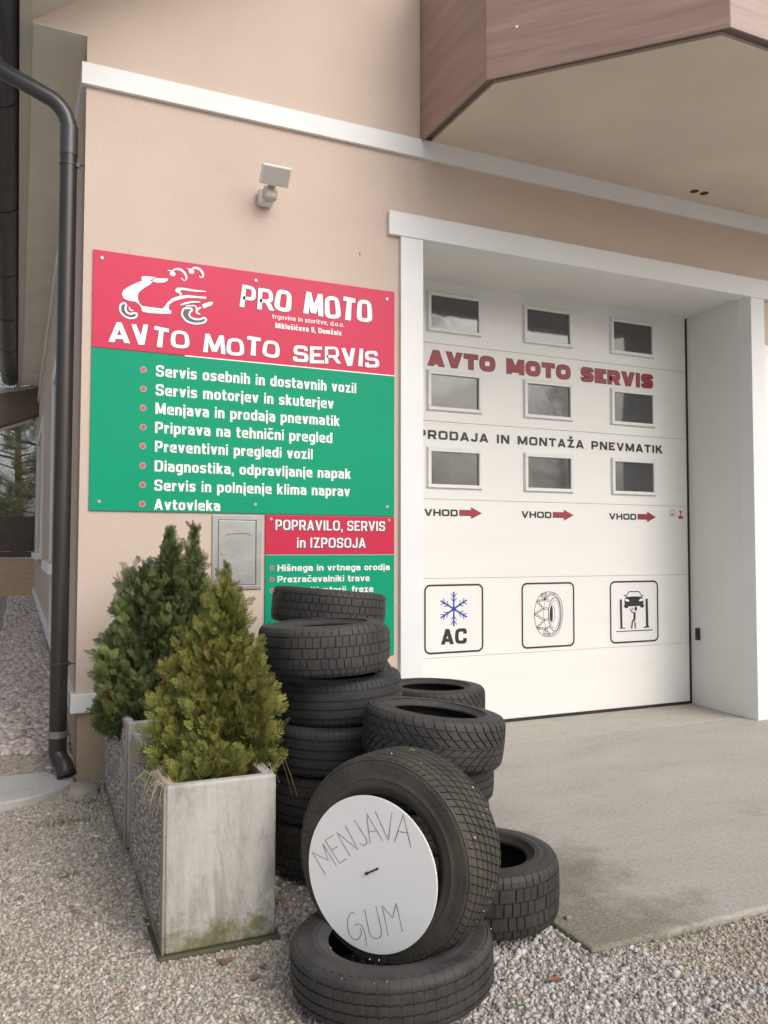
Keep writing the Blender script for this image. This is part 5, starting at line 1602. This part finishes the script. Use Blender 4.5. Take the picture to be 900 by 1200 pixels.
# ------------------------------------------------------------ the white disc with hand lettering
a_ = Vector((0.5727, -0.8198, 0)); b_ = Vector((0.0459, 0.0321, 0.9984)); nn_ = Vector((-0.8185, -0.5718, 0.056))
dc = Vector((1.146, 2.6476, 0.3747)) + nn_ * .0185
WD = thing('notice_disc', 'white round board hand-lettered in pencil, set in the upright tyre', 'sign', tuple(dc - b_ * .26))
m = MB()
pts = [dc + (a_ * math.cos(2 * math.pi * k / 96) + b_ * math.sin(2 * math.pi * k / 96)) * .260 for k in range(96)]
m.prism(pts, -nn_ * .008)
M_disc = simple('white_hardboard', (0.86, 0.87, 0.88), 0.45, 0.025, 3)
part('disc', m, M_disc, WD, bevel=.0012)
M_pencil = simple('pencil_line', (0.20, 0.20, 0.21), 0.6, 0.3, 80)
rr = random.Random(12)
m = MB()
for s in DATA['hand']:
    sm = smooth_pts([(p[0] / 1000, p[1] / 1000) for p in s], False, 6) if len(s) > 5 else [Vector((p[0] / 1000, p[1] / 1000)) for p in s]
    dens = []
    for p, q in zip(sm, sm[1:]):
        k = max(1, int((q - p).length / .012))
        dens += [p + (q - p) * i / k for i in range(k)]
    dens.append(sm[-1])
    for rep in range(2):
        jit = [Vector((d.x + rr.uniform(-.0007, .0007) + rep * .0012, d.y + rr.uniform(-.0007, .0007))) for d in dens]
        t = MB(); stroke2(t, jit, .0017 if rep else .0021, 0)
        m.add([tuple(dc + a_ * v[0] + b_ * v[2] + nn_ * (.0005 + rep * .0002)) for v in t.v], t.f)
part('pencil_lettering', m, M_pencil, WD)
p0, p1 = [dc + a_ * q[0] / 1000 + b_ * q[1] / 1000 for q in DATA['pin']]
m = MB().tube([p0 + nn_ * .004, p1 + nn_ * .004], .0028, 8)
m.tube([p0 + nn_ * .001, p0 + nn_ * .008], .0055, 10).tube([p1 + nn_ * .001, p1 + nn_ * .006], .004, 8)
part('wire_clip', m, M_boltb, WD, smooth=True)

# ------------------------------------------------------------ behind: low tiled wall, dark fence, pines
GW = thing('garden_wall', 'low beige tiled wall closing the side passage', 'wall', (0, 20, .3))
part('core', MB().box(-4, .6, 20.012, 20.25, .1, 1.235), M_grout, GW)
rows = [(.30, .528), (.546, .773), (.791, 1.000), (1.018, 1.226)]
t0 = None
for (za, zb) in rows:
    for i in range(5):
        x1 = -.135 - (i - 1) * .62 + 0.0; x0 = x1 - .605
        x0, x1 = (-.120 - (i - 1) * .62 - .0, -.120 - (i - 1) * .62 + .605)
        x1 = min(x1, .6)
        part('tile', MB().box(x0, x1, 20.0, 20.0115, za, zb), M_tile, GW)
part('coping', MB().box(-4, .6, 19.99, 20.27, 1.2355, 1.262), M_grout, GW)
FN = thing('fence', 'dark brown board fence standing on the tiled wall', 'fence', (0, 20.1, 1.26))
for i in range(7):
    part('fence_board', MB().box(-4, .6, 20.10, 20.125, 1.265 + i * .131, 1.265 + i * .131 + .128), M_fence, FN)
for x in (-3.2, -1.6, -.02):
    part('post', MB().box(x - .03, x + .03, 20.126, 20.17, 1.262, 2.19), M_fence, FN)

def far_tree(label, x, y, h, r0, seed, z0=2.0, pine=True, n=900):
    T = thing('pine_tree' if pine else 'bare_tree', label, 'tree', (x, y, .3), 'trees behind the fence' if y > 0 else 'bare trees across the road')
    r = random.Random(seed)
    m = MB()
    m.tube([(x, y, .3), (x + .1, y, h * .4), (x, y + .1, h * .75), (x + .05, y, h)], [.16, .12, .07, .02], 9)
    br = []
    for i in range(46 if pine else 80):
        z = r.uniform(z0 - .8, h * .96); a = r.uniform(0, 6.28); L = r0 * (1 - (z / h) * .7) * r.uniform(.6, 1.1)
        p0 = Vector((x, y, z)); p1 = p0 + Vector((math.cos(a) * L * .5, math.sin(a) * L * .5, L * .12)); p2 = p0 + Vector((math.cos(a) * L, math.sin(a) * L, L * (-.1 if pine else .5)))
        m.tube([p0, p1, p2], [.03, .018, .006], 5); br.append((p0, p1, p2))
        for j in range(5 if not pine else 3):
            t = r.uniform(.3, 1); b0 = p0.lerp(p2, t); b1 = b0 + Vector((r.uniform(-.5, .5), r.uniform(-.5, .5), r.uniform(-.1, .6))) * L * .5
            m.tube([b0, b1], [.010, .003], 4); br.append((b0, (b0 + b1) / 2, b1))
    part('trunk', m, M_twig, T, smooth=True)
    if pine:
        P, D = [], []
        for i in range(n):
            p0, p1, p2 = r.choice(br); t = r.uniform(.25, 1)
            P.append(tuple(p0.lerp(p2, t) + Vector((r.gauss(0, .08), r.gauss(0, .08), r.gauss(0, .06)))))
            d = (p2 - p0).normalized() + Vector((r.gauss(0, .5), r.gauss(0, .5), r.gauss(0, .4)))
            D.append(tuple(d))
        P, D = np.array(P), np.array(D)
        place_sprays('crown', [spray_template(random.Random(40 + s), nb=10, spread=50, wid=.022, sub=False) for s in range(3)], P, D, RG.normal(size=P.shape), RG.uniform(.22, .42, len(P)), RG.uniform(.1, .8, len(P)), M_far, T)
for k_, (tx, ty, th) in enumerate(((9, -13, 9.5), (13.5, -15, 11), (5, -17, 10), (18, -12, 9), (1, -15, 9))):
    far_tree('bare tree across the road, %s' % ('left of centre', 'in the middle', 'behind the others', 'furthest right', 'furthest left')[k_], tx, ty, th, 3.6, 60 + k_, 2.2, pine=False)
far_tree('dark pine seen over the fence at the far left', -.9, 24.0, 7.5, 2.4, 3, n=2200)
far_tree('thinner pine close to the wall corner behind the fence', .6, 26.5, 7.0, 2.2, 8, n=1500)
far_tree('bare twiggy tree behind the pines', -.1, 29.0, 8.5, 3.0, 15, pine=False)
